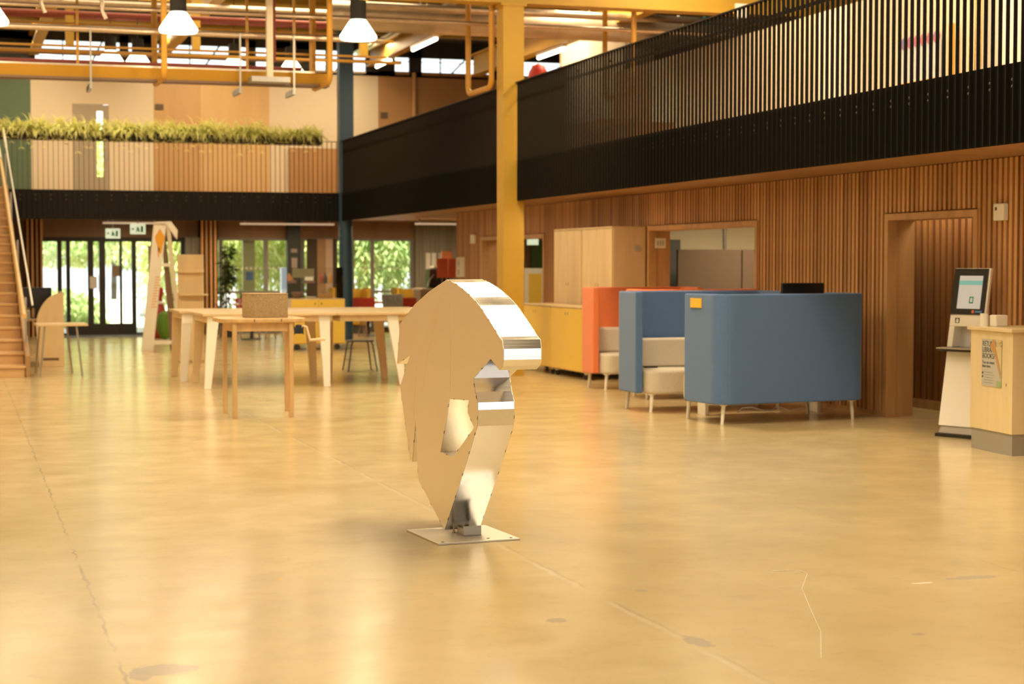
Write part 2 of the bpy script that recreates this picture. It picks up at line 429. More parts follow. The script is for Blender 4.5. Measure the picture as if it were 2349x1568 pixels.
def opening(n, y0, y1, top, x_in):
    o = sroot('door_%d' % n)
    m = MB()
    m.box(XW - .02, XW + .10, y0, y0 + .07, 0, top).box(XW - .02, XW + .10, y1 - .07, y1, 0, top).box(XW - .02, XW + .10, y0 + .07, y1 - .07, top - .07, top)
    obj('frame', m, FRAMEWOOD, o, bevel=.004)
    m = MB()
    m.box(XW + .10, x_in, y1 - .05, y1 - .02, 0, top - .05).box(XW + .10, x_in, y0 + .02, y0 + .05, 0, top - .05).box(XW + .10, x_in, y0 + .05, y1 - .05, top - .07, top - .05)
    obj('reveal_lining', m, FRAMEWOOD, o)
    return o
opening(2, 14.46, 16.20, 2.12, 9.56)
opening(3, 19.24, 22.77, 2.13, 9.56)
opening(4, 27.28, 30.92, 2.10, 9.56)

# corridor behind the nearest opening
wc = sroot('wall_corridor')
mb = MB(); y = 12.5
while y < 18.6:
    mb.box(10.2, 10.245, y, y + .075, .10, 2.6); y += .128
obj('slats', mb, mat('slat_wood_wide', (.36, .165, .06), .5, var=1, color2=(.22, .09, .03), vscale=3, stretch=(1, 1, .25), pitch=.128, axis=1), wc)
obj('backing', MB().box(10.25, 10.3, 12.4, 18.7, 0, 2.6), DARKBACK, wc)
obj('plinth', MB().box(10.19, 10.25, 12.4, 18.7, 0, .10), FRAMEWOOD, wc)
struct('wall_corridor_end', MB().box(9.56, 10.3, 18.7, 18.8, 0, 2.6), CREAM)
# office behind the wide opening
struct('wall_office', MB().box(9.56, 16, 27.0, 27.1, 0, 2.58).box(16, 16.1, 18.8, 27, 0, 2.58).box(10.3, 16, 18.7, 18.8, 0, 2.58), CREAM2)
struct('ceiling_office', MB().box(9.56, 16, 18.8, 27, 2.58, 2.62), WHITEPAINT)
# dark doorway beyond: lobby with glazed door to the outside
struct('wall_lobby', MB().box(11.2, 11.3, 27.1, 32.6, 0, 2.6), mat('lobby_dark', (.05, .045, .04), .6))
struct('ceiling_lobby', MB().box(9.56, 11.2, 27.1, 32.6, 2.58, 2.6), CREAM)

# ------------------------------------------------------------------ galleries
gr = struct('floor_gallery_right', MB().box(XB + .20, 20, -9, YB + .03, 2.62, 3.05), SOFFIT)
gb = struct('floor_gallery_back', MB().box(-8, XB + 12, YB + .03, YG, 2.60, 3.05), SOFFIT)
struct('trim_1', MB().box(XB + .16, XW + .0, -9, YB, 2.585, 2.62), SOFFIT)
struct('trim_2', MB().box(.96, XB, YB + .05, YB + .10, ZS, 2.6), SOFFIT)

def railing_right():
    t = thing('balcony_railing', 'long black railing of upright flat bars along the right-hand gallery', 'railing', (7.63, 24, ZS), -.009, kind='thing')
    y0, y1 = 8.0 - 24, YB - 24
    obj('fascia_panel', MB().box(.028, .055, y0, y1, 0, ZM - ZS), BLACKPANEL, t)
    m = MB(); y = y0
    while y < y1: m.box(-.008, .024, y, y + .006, 0, ZR - ZS); y += .1
    obj('slats', m, BLACKBAR, t)
    obj('top_rail', MB().box(-.016, .034, y0, y1, ZR - ZS, ZR - ZS + .012), BLACK, t)
    obj('handrail', MB().tube([(.09, y0, 1.52), (.09, y1, 1.52)], .02, 8), BLACK, t, smooth=True)
    y = y0 + 2.5; br = None
    while y < y1 - .3:
        if br is None: br = obj('rail_bracket', MB().tube([(.034, 0, 1.66), (.05, 0, 1.60), (.09, 0, 1.53)], .008, 5), BLACK, t)
        else: br = br.copy(); COL.objects.link(br)
        br.location = (0, y, 0); y += 1.2
    m = MB(); y = y0 + 3.05; bo = None; nb = 0
    while y < y1:
        for z in (.425, .475):
            M = Matrix.Translation((.008, 0, z)) @ Matrix.Rotation(PI / 2, 4, 'Y'); prof = [(.0, 0), (.011, .004), (.014, .016), (.014, .02)]
            if nb < 100:
                if nb < 2: bo2 = obj('bolt', MB().lathe(prof, 8, M=M), BOLT, t, smooth=True); bo = [bo2] if nb == 0 else bo + [bo2]
                else: bo2 = bo[nb % 2].copy(); COL.objects.link(bo2)
                bo2.location = (0, y, 0)
            else: m.lathe(prof, 8, M=Matrix.Translation((0, y, 0)) @ M)
            nb += 1
        y += .3
    obj('bolts', m, BOLT, t, smooth=True)['kind'] = 'stuff'
railing_right()
def railing_back():
    t = thing('balcony_railing', 'black railing of thin upright bars below the long planter at the far end', 'railing', (4.3, YB, ZS), kind='thing')
    x0, x1 = .98 - 4.3, 7.76 - 4.3
    obj('fascia_panel', MB().box(x0, x1, .028, .055, 0, ZM - ZS), BLACK, t)  # lighter black than the right-hand fascia, glare put into the colour
    m = MB(); x = x0
    while x < x1 - .02: m.box(x, x + .008, -.012, .026, 0, ZR - ZS); x += .1
    obj('slats', m, BLACKSLAT_HAZE, t)
    obj('top_rail', MB().box(x0, x1, -.016, .04, ZR - ZS, ZR - ZS + .012), BLACK, t)
    x = x0 + .25; bo = None
    while x < x1 - .1:
        for z in (.40, .49):
            if bo is None: bo = b2 = obj('bolt', MB().lathe([(.0, 0), (.012, .004), (.015, .016), (.015, .02)], 8, M=Matrix.Translation((0, .012, 0)) @ Matrix.Rotation(PI / 2, 4, 'X')), BOLT, t, smooth=True)
            else: b2 = bo.copy(); COL.objects.link(b2)
            b2.location = (x, 0, z)
        x += .3
railing_back()

# planter and its spider plants
pl = thing('planter_trough', 'long dark trough of trailing plants along the far railing', 'planter', (4.0, YB + .16, 4.10))
m = MB(); m.box(-3.2, 3.4, -.12, .12, 0, .02).box(-3.2, 3.4, -.12, -.10, .02, .22).box(-3.2, 3.4, .10, .12, .02, .22).box(-3.2, -3.18, -.10, .10, .02, .22).box(3.38, 3.4, -.10, .10, .02, .22)
obj('trough', m, SOIL, pl)
obj('soil', MB().box(-3.18, 3.38, -.10, .10, .02, .17), mat('soil', (.05, .035, .02), .9), pl)
def spider_mesh(seed, n=52):
    R = random.Random(seed); m = MB()
    for i in range(n):
        a = R.uniform(0, 2 * PI)
        if R.random() < .6: a = -PI / 2 + R.uniform(-1.1, 1.1)
        ln = R.uniform(.30, .56); el = R.uniform(.25, 1.4); w = R.uniform(.012, .022)
        p = Vector((R.uniform(-.05, .05), R.uniform(-.05, .03), 0)); d = Vector((math.cos(a) * math.cos(el), math.sin(a) * math.cos(el), math.sin(el)))
        side = Vector((-math.sin(a), math.cos(a), 0))
        vs = []; K = 6
        for k in range(K + 1):
            ww = w * (1 - (k / K) ** 2 * .9)
            vs += [p - side * ww, p + side * ww]
            p = p + d * (ln / K); d = (d + Vector((0, 0, -.36))).normalized()
        m.add(vs, [(2 * k, 2 * k + 1, 2 * k + 3, 2 * k + 2) for k in range(K)])
    # a trailing runner or two
    for i in range(2):
        x = R.uniform(-.1, .1); ln = R.uniform(.1, .36)
        m.tube([(x, -.12, .03), (x + .01, -.16, -.02), (x + .02, -.17, -.05 - ln)], .003, 4)
        for q in range(5):
            a = R.uniform(0, 2 * PI); e = Vector((x + .02, -.17, -.05 - ln)); f = e + Vector((math.cos(a) * .06, math.sin(a) * .06, -.03))
            m.tube([e, (e + f) / 2 + Vector((0, 0, .02)), f], .005, 3)
    return m
protos = []
for i in range(36):
    x = .92 + i * .182
    s_ = i % 6
    if s_ >= len(protos) or len(protos) < 6 and i < 6:
        o = obj('spider_plant', spider_mesh(20 + i), SPIDER)
        protos.append(o)
    else:
        o = protos[s_].copy(); COL.objects.link(o)
    o.location = (x, YB + .03, 4.27); o.rotation_euler = (0, 0, random.uniform(-.3, .3))
    sz = random.uniform(.8, 1.12) * (1 if i < 29 else .82); o.scale = (sz, sz, sz)
    tag(o, 'pale green spider plant arching over the rim of the dark trough', 'plant', 'spider plants in the far trough')

# upper back wall: painted and timber panels, a door, clerestory above
def ub(n, x0, x1, z0, z1, m): return struct('wall_back_%d' % n if n else 'wall_back', MB().box(x0, x1, YG, YG + .12, z0, z1), m)
ub(1, -8, 1.61, 3.05, 6.0, GREENWALL)
ub(2, 1.61, 2.5, 3.05, 6.0, CREAM)
ub(3, 2.5, 3.3, 5.17, 6.0, CREAM)
ub(4, 3.3, 4.29, 3.05, 6.0, CREAM)
ub(5, 4.29, 5.35, 3.05, 6.0, WOODPANEL)  # shading of an angled plane put into a darker wood colour
ub(6, 5.35, 6.92, 3.05, 6.0, WOODPANEL2)
ub(7, 6.92, 9.49, 3.05, 6.1, CREAM)
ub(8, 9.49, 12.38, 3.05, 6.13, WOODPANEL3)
ub(9, 12.38, 20, 3.05, 6.13, CREAM)
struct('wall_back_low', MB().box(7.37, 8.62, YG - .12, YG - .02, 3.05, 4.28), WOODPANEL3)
d = sroot('door_5')
m = MB(); m.box(2.5, 3.03, YG, YG + .06, 3.05, 5.17).box(3.17, 3.30, YG, YG + .06, 3.06, 5.15).box(3.03, 3.17, YG, YG + .06, 3.05, 3.55).box(3.03, 3.17, YG, YG + .06, 5.02, 5.17)
obj('leaf', m, mat('door_taupe', (.40, .34, .26), .6), d)
obj('pane', MB().box(3.03, 3.17, YG + .02, YG + .03, 3.55, 5.02), GLASS, d)
obj('handle', MB().box(3.21, 3.24, YG - .05, YG, 3.95, 4.1), GREYMETAL, d)
tag(obj('wall_vent', MB().box(4.32, 4.51, YG - .02, YG, 5.08, 5.21), mat('vent_brown', (.12, .08, .05), .6)), 'small dark louvred vent on the timber panels above the plants', 'vent')
tag(obj('wall_vent', MB().box(9.55, 9.72, YG - .02, YG, 5.02, 5.16), MATS['vent_brown']), 'small dark vent on the timber wall right of the blue column', 'vent')
tag(obj('notice', MB().box(9.54, 9.82, YG - .01, YG, 4.62, 4.78), PAPER), 'white notice on the upper timber wall below a dark vent', 'sign')
tag(obj('downpipe', MB().tube([(10.35, YG - .06, 3.05), (10.35, YG - .06, 6.1)], .05, 10), WOODPANEL, smooth=True), 'upright brown pipe on the upper timber wall behind the right railing', 'pipe')
cz = sroot('window_3')
m = MB()
m.box(-8, 20, YG, YG + .10, 6.0, 6.05).box(-8, 9.9, YG, YG + .10, 6.56, ZROOF).box(9.9, 20, YG, YG + .10, 6.46, ZROOF)
for x0, x1 in [(-8, 1.72), (3.55, 3.75), (4.05, 4.35), (6.45, 6.62), (7.0, 7.95), (8.25, 8.32), (9.2, 9.9), (10.25, 10.55), (12.3, 12.6), (15, 20)]: m.box(x0, x1, YG, YG + .10, 6.05, 6.72)
obj('frame', m, DARKBEAM, cz)
obj('pane', MB().box(1.72, 15, YG + .04, YG + .05, 6.0, 6.72), GLASS, cz)
m = MB()
for x0, x1 in [(2.9, 3.25), (5.4, 5.9), (8.45, 8.9), (11.2, 11.9)]: m.tube([(x0, YG + .1, 6.02), (x1, YG + .1, 6.72)], .022, 6)
for x in (2.3, 5.1, 6.0, 11.0): m.box(x, x + .025, YG, YG + .06, 6.05, 6.72)
m.box(1.72, 15, YG, YG + .04, 6.36, 6.375)
obj('glazing_bar', m, DARKBEAM, cz)

# right upper rooms seen through the bars
def ur(n, x0, x1, y0, y1, z0, z1, m): return struct('wall_upper_%d' % n, MB().box(x0, x1, y0, y1, z0, z1), m)
ur(1, 11.5, 11.6, 31.0, 32.9, 3.05, 5.95, CREAM2)
ur(2, 11.5, 13.5, 32.9, 33.0, 3.05, 5.95, WOODPANEL)
ur(3, 11.4, 11.5, 29.2, 31.0, 3.05, 6.0, CREAM)
ur(4, 11.2, 11.3, 27.5, 29.2, 3.05, 5.0, WOODPANEL)
ur(5, 11.2, 11.3, 26.4, 27.5, 3.05, 5.0, WHITEPAINT)
ur(6, 11.2, 11.3, 21.5, 26.4, 3.05, 5.0, CREAM)
ur(7, 11.2, 11.3, 20.6, 21.5, 3.05, 5.0, WHITEPAINT)
ur(8, 11.2, 11.3, 17.45, 20.6, 3.05, 5.0, CREAM)
ur(9, 11.2, 11.3, 9.0, 17.45, 3.05, 5.0, WHITEPAINT)
tag(obj('desk', MB().box(10.0, 10.7, 25.2, 27.6, 3.75, 3.8).box(10.0, 10.05, 25.2, 27.6, 3.45, 3.75).box(10.05, 10.65, 25.2, 25.25, 3.05, 3.75).box(10.05, 10.65, 27.55, 27.6, 3.05, 3.75), WOODPANEL3), 'brown desk on the upper floor half hidden behind the black bars', 'desk')
tag(obj('cupboard', MB().box(10.6, 11.15, 28.2, 31.5, 3.05, 4.1), WOODPANEL, bevel=.01), 'orange-brown low cupboard behind the black bars on the upper floor', 'cupboard')
pb = thing('notice_board', 'colourful poster board on the cream upper wall behind the black bars', 'poster', (11.15, 18.75, 3.72))
obj('board', MB().box(0, .02, -.45, .45, 0, .60), mat('pale_blue_print', (.55, .62, .66), .6), pb)
m = MB()
for k in range(6): m.lathe([(0, 0), (.075, 0), (.075, .008), (0, .008)], 10, M=Matrix.Translation((-.008, -.38 + k * .15, .58)) @ Matrix.Rotation(PI / 2, 4, 'Y'))
obj('paper_flowers', m, mat('mixed_print', (.15, .22, .45), .6, var=1, color2=(.62, .12, .12), vscale=6), pb)
obj('orange_border', MB().box(-.008, 0, -.45, .45, 0, .10), ORANGEPRINT, pb)
tag(obj('hanging_banner', MB().box(11.1, 11.12, 17.93, 18.04, 3.06, 4.4), ORANGEPRINT), 'narrow yellow upright strip behind the bars beside the poster board', 'banner')
m = MB()
for k in range(14): m.tube([(11.0, 17.18 + .02 * k, 5.6), (11.0 + .01 * (k % 3), 17.18 + .02 * k, 4.4), (11.0, 17.18 + .02 * k + .01, 3.1)], .006, 4)
tag(obj('tinsel_curtain', m, mat('gold_foil', (.8, .55, .2), .25, 1.0)), 'gold tinsel strands hanging at the right end of the upper floor', 'curtain')
rl = thing('floor_lamp', 'rounded bright red shade peeking over the black rail beside the yellow column', 'lamp', (8.87, 26.5, 3.05))
obj('shade', MB().lathe([(.0, 1.35), (.13, 1.37), (.17, 1.47), (.15, 1.60), (.09, 1.70), (.0, 1.74)], 20), REDBRIGHT, rl, smooth=True)
obj('pole', MB().tube([(0, 0, .02), (0, 0, 1.36)], .015, 8), BLACK, rl)
obj('base', MB().lathe([(0, 0), (.14, 0), (.14, .02), (0, .02)], 20), BLACK, rl)

# ------------------------------------------------------------------ ground floor, far end
FB = mat('frame_dark', (.028, .024, .018), .5)
# door_1: glazed entrance
d1 = sroot('door_1')
m = MB()
m.box(1.79, 4.95, YG, YG + .08, 2.10, 2.2).box(1.79, 4.95, YG, YG + .08, 0, .05)
for x0, x1, z0 in [(1.79, 1.82, 0), (2.14, 2.24, 0), (2.33, 2.42, 0), (2.80, 2.93, 0), (3.05, 3.19, 0), (3.50, 3.56, 0), (3.77, 3.87, 0), (4.20, 4.27, 0), (4.87, 4.95, 0)]: m.box(x0, x1, YG - .02, YG + .06, 0, 2.1)
obj('frame', m, FB, d1)
m = MB()
for x0, x1 in [(2.42, 2.80), (2.93, 3.05), (3.19, 3.50), (3.56, 3.77)]: m.box(x0, x1, YG, YG + .05, .05, .26)
obj('kick_panel', m, FB, d1)
obj('pane', MB().box(1.82, 4.87, YG + .02, YG + .03, .05, 2.1), GLASS, d1)
m = MB(); m.box(3.02, 3.035, YG - .07, YG - .05, .95, 1.35).box(3.21, 3.225, YG - .07, YG - .05, .95, 1.35)
obj('handle', m, GREYMETAL, d1)
tag(obj('door_notice', MB().box(2.84, 3.00, YG - .035, YG - .022, 1.05, 1.32), PAPER), 'white notice taped to the dark frame of the entrance door', 'sign')
tag(obj('door_notice', MB().box(3.34, 3.52, YG - .01, YG + .015, 1.32, 1.56), mat('brown_print', (.28, .20, .12), .6)), 'square brown notice on the glass right of the door frame', 'sign')
# solid bits of the far wall
struct('wall_front', MB().box(-8, 20, YG, YG + .12, 2.2, 2.6).box(-8, 1.46, YG, YG + .12, 0, 2.2).box(13.0, 20, YG, YG + .12, 0, 2.2), mat('far_wall_wood', (.26, .145, .07), .5, var=.2, vscale=3, stretch=(1, 1, .2)))
def slat_pier(n, x0, x1):
    p = sroot('wall_pier_%d' % n)
    obj('backing', MB().box(x0, x1, YG - .35, YG + .1, 0, 2.6), DARKBACK, p)
    m = MB(); x = x0 + .01
    while x < x1 - .03: m.box(x, x + .05, YG - .42, YG - .35, 0, 2.6); x += .098
    obj('slats', m, SLATWOOD_X, p)
slat_pier(1, 1.46, 1.80)
slat_pier(2, 5.27, 5.66)
struct('wall_pier_3', MB().box(4.95, 5.27, YG - .3, YG + .1, 0, 2.2), GREYWOOD)
# window_1 / window_2: cafe glazing
def glazing(n, x0, x1, bars, z_sill=.62):
    w = sroot('window_%d' % n)
    m = MB(); m.box(x0, x1, YG, YG + .08, 2.14, 2.2).box(x0, x1, YG, YG + .08, .92, .98).box(x0, x1, YG, YG + .08, 0, .12)
    for a, b_ in bars: m.box(a, b_, YG - .01, YG + .07, 0, 2.14)
    obj('frame', m, mat('frame_grey', (.22, .21, .19), .5), w)
    obj('pane', MB().box(x0, x1, YG + .02, YG + .03, .12, 2.14), GLASS, w)
    m = MB(); x = x0 + .08
    while x < x1: m.lathe([(0, 0), (.026, 0), (.026, .003), (0, .003)], 10, M=Matrix.Translation((x, YG + .015, 1.50)) @ Matrix.Rotation(PI / 2, 4, 'X')); x += .105
    obj('safety_dots', m, PAPER, w)
    return w
glazing(1, 5.66, 8.9, [(5.66, 5.70), (5.74, 5.82), (6.77, 6.87), (7.62, 7.72), (8.42, 8.50), (8.84, 8.9)])
glazing(2, 8.9, 10.35, [(9.30, 9.38), (10.26, 10.35)])
struct('column_dark', MB().box(7.28, 7.58, YG - .25, YG - .02, 0, 2.6), mat('near_black_green', (.018, .024, .02), .5))
tag(obj('notice', MB().box(7.36, 7.50, YG - .262, YG - .25, 1.86, 1.95), mat('mauve_print', (.30, .23, .20), .6)), 'upper of two brown notices on the dark window pier', 'sign')
tag(obj('notice', MB().box(7.37, 7.50, YG - .262, YG - .25, 1.50, 1.74), MATS['mauve_print']), 'lower and larger of two brown notices on the dark window pier', 'sign')
ps = thing('folding_screen', 'tall brown folding screen of four panels in front of the cafe window', 'screen', (8.1, YG - .18, 0))
for k, (x0, x1, c) in enumerate([(-.36, -.12, (.045, .025, .015)), (-.12, .08, (.30, .18, .09)), (.08, .25, (.48, .36, .28)), (.25, .34, (.05, .03, .02))]):
    obj('panel', MB().box(x0, x1, -.03 if k % 2 else -.015, .03, 0, 2.18), mat('screen_panel_%d' % k, c, .7), ps)
struct('wall_cafe', MB().box(10.35, 13.0, YG - .15, YG, 0, 2.6), GREYWOOD)
gp = thing('outdoor_post', 'pale green post outside the cafe window with a blue sign', 'post', (6.47, YG + .35, 0))
obj('post', MB().box(-.14, .14, -.06, .06, -.03, 2.3), mat('pale_green_paint', (.42, .45, .25), .6), gp)
obj('sign_panel', MB().box(-.07, .09, -.072, -.06, 1.22, 1.42), BLUEPRINT, gp)

# outside: ground and trees
def willow(seed, h, r, n, low=.4):
    R = random.Random(seed); m = MB()
    for i in range(n):
        a = R.uniform(0, 2 * PI); rr = r * math.sqrt(R.random()); x, y = rr * math.cos(a), rr * math.sin(a)
        top = h * (1 - .35 * (rr / r) ** 2) * R.uniform(.55, 1.0); ln = R.uniform(.8, 2.4); z = top
        ph = R.uniform(0, 6)
        k = int(ln / .16)
        for j in range(k):
            z -= .16
            if z < low: break
            x += R.uniform(-.03, .03); y += R.uniform(-.03, .03)
            for q in range(2):
                b_ = R.uniform(0, 2 * PI); L_ = R.uniform(.12, .24); w = R.uniform(.03, .055)
                dx, dy = math.cos(b_), math.sin(b_)
                m.add([(x, y, z), (x + dx * L_ * .5 - dy * w, y + dy * L_ * .5 + dx * w, z - L_ * .45), (x + dx * L_ * .7, y + dy * L_ * .7, z - L_), (x + dx * L_ * .5 + dy * w, y + dy * L_ * .5 - dx * w, z - L_ * .45)], [(0, 1, 2, 3)])
    return m
def tree(name, label, x, y, h, r, n, m, seed, low=.4, group='trees outside the glazing'):
    t = thing(name, label, 'tree', (x, y, -.03), 0, group)
    obj('foliage', willow(seed, h, r, n, low), m, t)
    obj('trunk', MB().tube([(0, 0, 0), (.05, .03, h * .4), (-.05, 0, h * .8)], 0.10, 8, r2=.05), BARK, t)
tree('willow_tree', 'bright trailing willow tree outside the left half of the cafe window', 7.2, 46.5, 6.0, 2.6, 1500, WILLOW, 3)
tree('willow_tree', 'deep green trailing willow tree outside the right end of the cafe window', 12.6, 47.5, 6.5, 2.5, 1500, WILLOW2, 4)
tree('willow_tree', 'sunny trailing willow tree outside just right of the blue column', 10.4, 49.5, 6.0, 2.0, 900, WILLOW, 5)
tree('broadleaf_tree', 'leafy green tree outside left of the entrance doors', 2.0, 52, 6.0, 2.2, 1000, WILLOW2, 6, 2.0)
tree('broadleaf_tree', 'pale leafy tree outside behind the middle of the entrance doors', 4.6, 55, 6.5, 2.4, 900, WILLOW, 7, 1.6)
tree('broadleaf_tree', 'leafy tree outside behind the tall letter-shaped frame', 6.6, 57, 6.5, 1.6, 700, WILLOW2, 8, 1.5)
tag(obj('hedge', willow(11, 1.3, 1.3, 330, .1), WILLOW2, loc=(2.4, 46.5, -.03)), 'low dark green bush outside behind the left door panel', 'bush')
tag(obj('planter_box', MB().box(-.8, .8, -.4, .4, 0, .65), WHITEPAINT, loc=(3.9, 48.5, -.03), bevel=.03), 'pale block outside behind the right entrance door', 'planter')

# ------------------------------------------------------------------ columns and roof structure
yc = thing('steel_column', 'yellow steel column standing between the steel sculpture and the yellow cabinets', 'column', (7.59, 23.93, 0), 0, kind='thing')
m = MB(); m.box(-.155, .155, -.155, -.13, 0, 5.3).box(-.155, .155, .13, .155, 0, 5.3).box(-.012, .012, -.13, .13, 0, 5.3)
obj('shaft', m, YELLOW, yc)
obj('side_plate', MB().box(-.155, -.135, -.13, .13, 0, 5.3), YELLOW, yc)
obj('cap_plate', MB().box(-.19, .19, -.17, .17, 5.26, 5.3), YELLOW, yc)
bb = thing('roof_beam', 'deep yellow steel beam running right from the top of the yellow column', 'beam', (6.0, 23.93, 5.3), 0, kind='thing')
m = MB(); m.box(-14, 13, -.16, .16, 0, .03).box(-14, 13, -.16, .16, .57, .6).box(-14, 13, -.02, .02, .03, .57)
obj('girder', m, YELLOW, bb)
obj('camera_bracket', MB().box(5.02, 5.2, -.22, -.16, -.06, .14), WHITEPLASTIC, bb)
bc = thing('steel_column', 'dark blue round column where the two black railings meet', 'column', (7.84, 36.22, 0), 0, kind='thing')
obj('shaft', MB().lathe([(.145, 0), (.145, ZM)], 28), BLUESTEEL, bc, smooth=True)
obj('upper_shaft', MB().box(-.15, .15, -.13, .13, ZM, ZROOF), BLUESTEEL, bc)

for i, (x, lab) in enumerate([(1.68, 'yellow roof rafter running away at the top left above the green wall'), (4.42, 'yellow roof rafter running away behind the left hanging lamps'), (9.28, 'yellow roof rafter carrying tube lights between the blue and yellow columns'),
                              (10.6, 'yellow roof rafter carrying a tube light over the right-hand gallery')]):
    z = 6.2 if i < 3 else 5.6
    t = thing('roof_rafter', lab, 'beam', (x, 34.0, z), 0, 'yellow rafters under the roof', 'thing')
    a, b_ = (-9.5, 6.15) if i < 3 else (-9.5, 2)
    m = MB(); m.box(-.11, .11, a, b_, 0, .03).box(-.015, .015, a, b_, .03, .42).box(-.11, .11, a, b_, .42, .45)
    obj('girder', m, YELLOW, t)
    if i == 2:
        obj('conduit', MB().tube([(-.28, a, .30), (-.28, b_, .30)], .045, 8).tube([(-.42, a, .30), (-.42, b_, .30)], .03, 8), STEELTUBE, t, smooth=True)
for y, lab in [(33.6, 'yellow cross beam under the roof deck nearest the front'), (37.2, 'yellow cross beam under the roof deck nearest the far wall')]:
    t = thing('cross_beam', lab, 'beam', (5, y, 6.55), 0, 'yellow cross beams', 'thing')
    obj('girder', MB().box(-13, 14, -.07, .07, 0, .05).box(-13, 14, -.012, .012, .05, .2), YELLOW, t)
def tube_light(x, y, z, ln, lab):
    t = thing('tube_light', lab, 'lamp', (x, y, z), 0, 'tube lights under the rafters')
    obj('housing', MB().box(-.05, .05, -ln / 2, ln / 2, .05, .11), OFFWHITE, t)
    obj('diffuser', MB().tube([(0, -ln / 2, .02), (0, ln / 2, .02)], .035, 10), TUBEGLOW, t, smooth=True)
tube_light(9.24, 38.6, 6.09, 1.35, 'lit tube light on the rafter farthest back, just right of the blue column')
tube_light(9.24, 35.0, 6.09, 1.9, 'longest lit tube light, middle of the rafter right of the blue column')
tube_light(9.24, 31.7, 6.09, .5, 'shortest lit tube light, at the near end of the rafter')
tube_light(10.6, 30.9, 5.49, 1.5, 'lit tube light right of the yellow column above the railing')
tube_light(10.6, 27.9, 5.49, .5, 'small lit tube light above the cream partition top')

# service gantry: U hangers, pipes, tray beam
def u_hanger(x, lab, zb=4.14):
    pts = [(0, -.0, 7.0 - zb), (0, 0, .14)]
    for k in range(1, 7):
        a = PI / 2 * k / 6; pts.append((0, .13 - .13 * math.cos(a), .14 - .14 * math.sin(a)))
    for k in range(0, 7):
        a = PI / 2 * k / 6; pts.append((0, 1.07 + .13 * math.sin(a), .14 - .14 * math.cos(a)))
    pts.append((0, 1.2, 6.9 - zb))
    pts[0] = (0, 0, 6.9 - zb)
    o = obj('pipe_hanger', MB().tube(pts, .042, 8), YELLOWTUBE, smooth=True, loc=(x, 24.1, zb))
    tag(o, lab, 'hanger', 'yellow hangers below the roof')
u_hanger(2.72, 'yellow U-shaped hanger beside the left big hanging lamp')
u_hanger(5.0, 'yellow U-shaped hanger at the right end of the service gantry')
u_hanger(7.36, 'yellow U-shaped hanger empty, just left of the yellow column')
u_hanger(9.55, 'yellow U-shaped hanger above the right-hand railing')
gb_ = thing('gantry_beam', 'yellow box beam along the bottom of the service gantry', 'beam', (1.0, 24.75, 4.12), 0, kind='thing')
obj('girder', MB().box(-8, 4.1, -.1, .1, .03, .19), mat('ochre_steel', (.42, .22, .026), .6, spec=.1), gb_)
obj('lower_flange', MB().box(-8, 4.1, -.14, .14, 0, .03), BROWNSTEEL, gb_)
obj('cable_tray', MB().box(-8, 3.9, -.09, .09, .19, .215), STEELTUBE, gb_)
def pipe(name, lab, x0, x1, y, z, r, m, g='pipes along the service gantry'):
    tag(obj(name, MB().tube([(x0 - 2, 0, 0), (x1 - 2, 0, 0)], r, 10), m, smooth=True, loc=(2, y, z)), lab, 'pipe', g)
pipe('service_pipe', 'uppermost lagged pipe of the service gantry', -8, 13, 24.6, 5.10, .032, COPPERTUBE)
pipe('service_pipe', 'second lagged pipe down on the service gantry, the thickest', -8, 5.9, 24.6, 4.80, .042, COPPERTUBE)
pipe('service_pipe', 'thin yellow rail just below the thick lagged pipe', -8, 6.0, 24.9, 4.60, .017, YELLOWTUBE)
pipe('service_pipe', 'dull red pipe lying above the yellow gantry beam', -8, 4.75, 24.9, 4.385, .028, REDPIPE)
pipe('service_pipe', 'thin yellow rail between the two lagged pipes', -8, 5.2, 25.3, 4.96, .016, YELLOWTUBE)
pipe('service_pipe', 'red sprinkler pipe high behind the lagged pipes', -8, 9, 28.5, 5.55, .035, REDPIPE)
pipe('service_pipe', 'pale pipe nearest above the big round duct', 5.9, 16, 26.6, 5.78, .05, STEELTUBE)
pipe('service_pipe', 'pale lower pipe in front of the big round duct', 5.9, 16, 26.8, 5.62, .06, STEELTUBE)
pipe('roof_rail', 'thin yellow rail far back, just under the dark roof edge on the left', -8, 7.6, 31.0, 5.62, .03, YELLOWTUBE, 'rails far under the roof')
pipe('roof_rail', 'thin yellow rail far back crossing in front of the daylight strip', -8, 8.0, 32.0, 5.36, .03, YELLOWTUBE, 'rails far under the roof')
pipe('roof_rail', 'brown rail far back along the bottom of the daylight strip', -8, 6.6, 34.5, 5.62, .04, BROWNSTEEL, 'rails far under the roof')
pipe('roof_rail', 'grey conduit far back high over the two lagged pipes', -8, 9.0, 30.0, 5.95, .05, STEELTUBE, 'rails far under the roof')
pipe('roof_rail', 'dark red pipe far back below the grey conduit', -8, 9.0, 33.0, 6.12, .05, REDPIPE, 'rails far under the roof')
for x, lab in [(1.9, 'upright yellow post far back behind the left end of the gantry'), (4.05, 'upright yellow post far back beside the left hanging lamp'), (7.05, 'upright yellow post far back left of the blue column')]:
    tag(obj('roof_post', MB().box(-.07, .07, -.07, .07, 0, 1.58), YELLOW, loc=(x, 31.0, 5.32)), lab, 'post', 'yellow posts far under the roof')
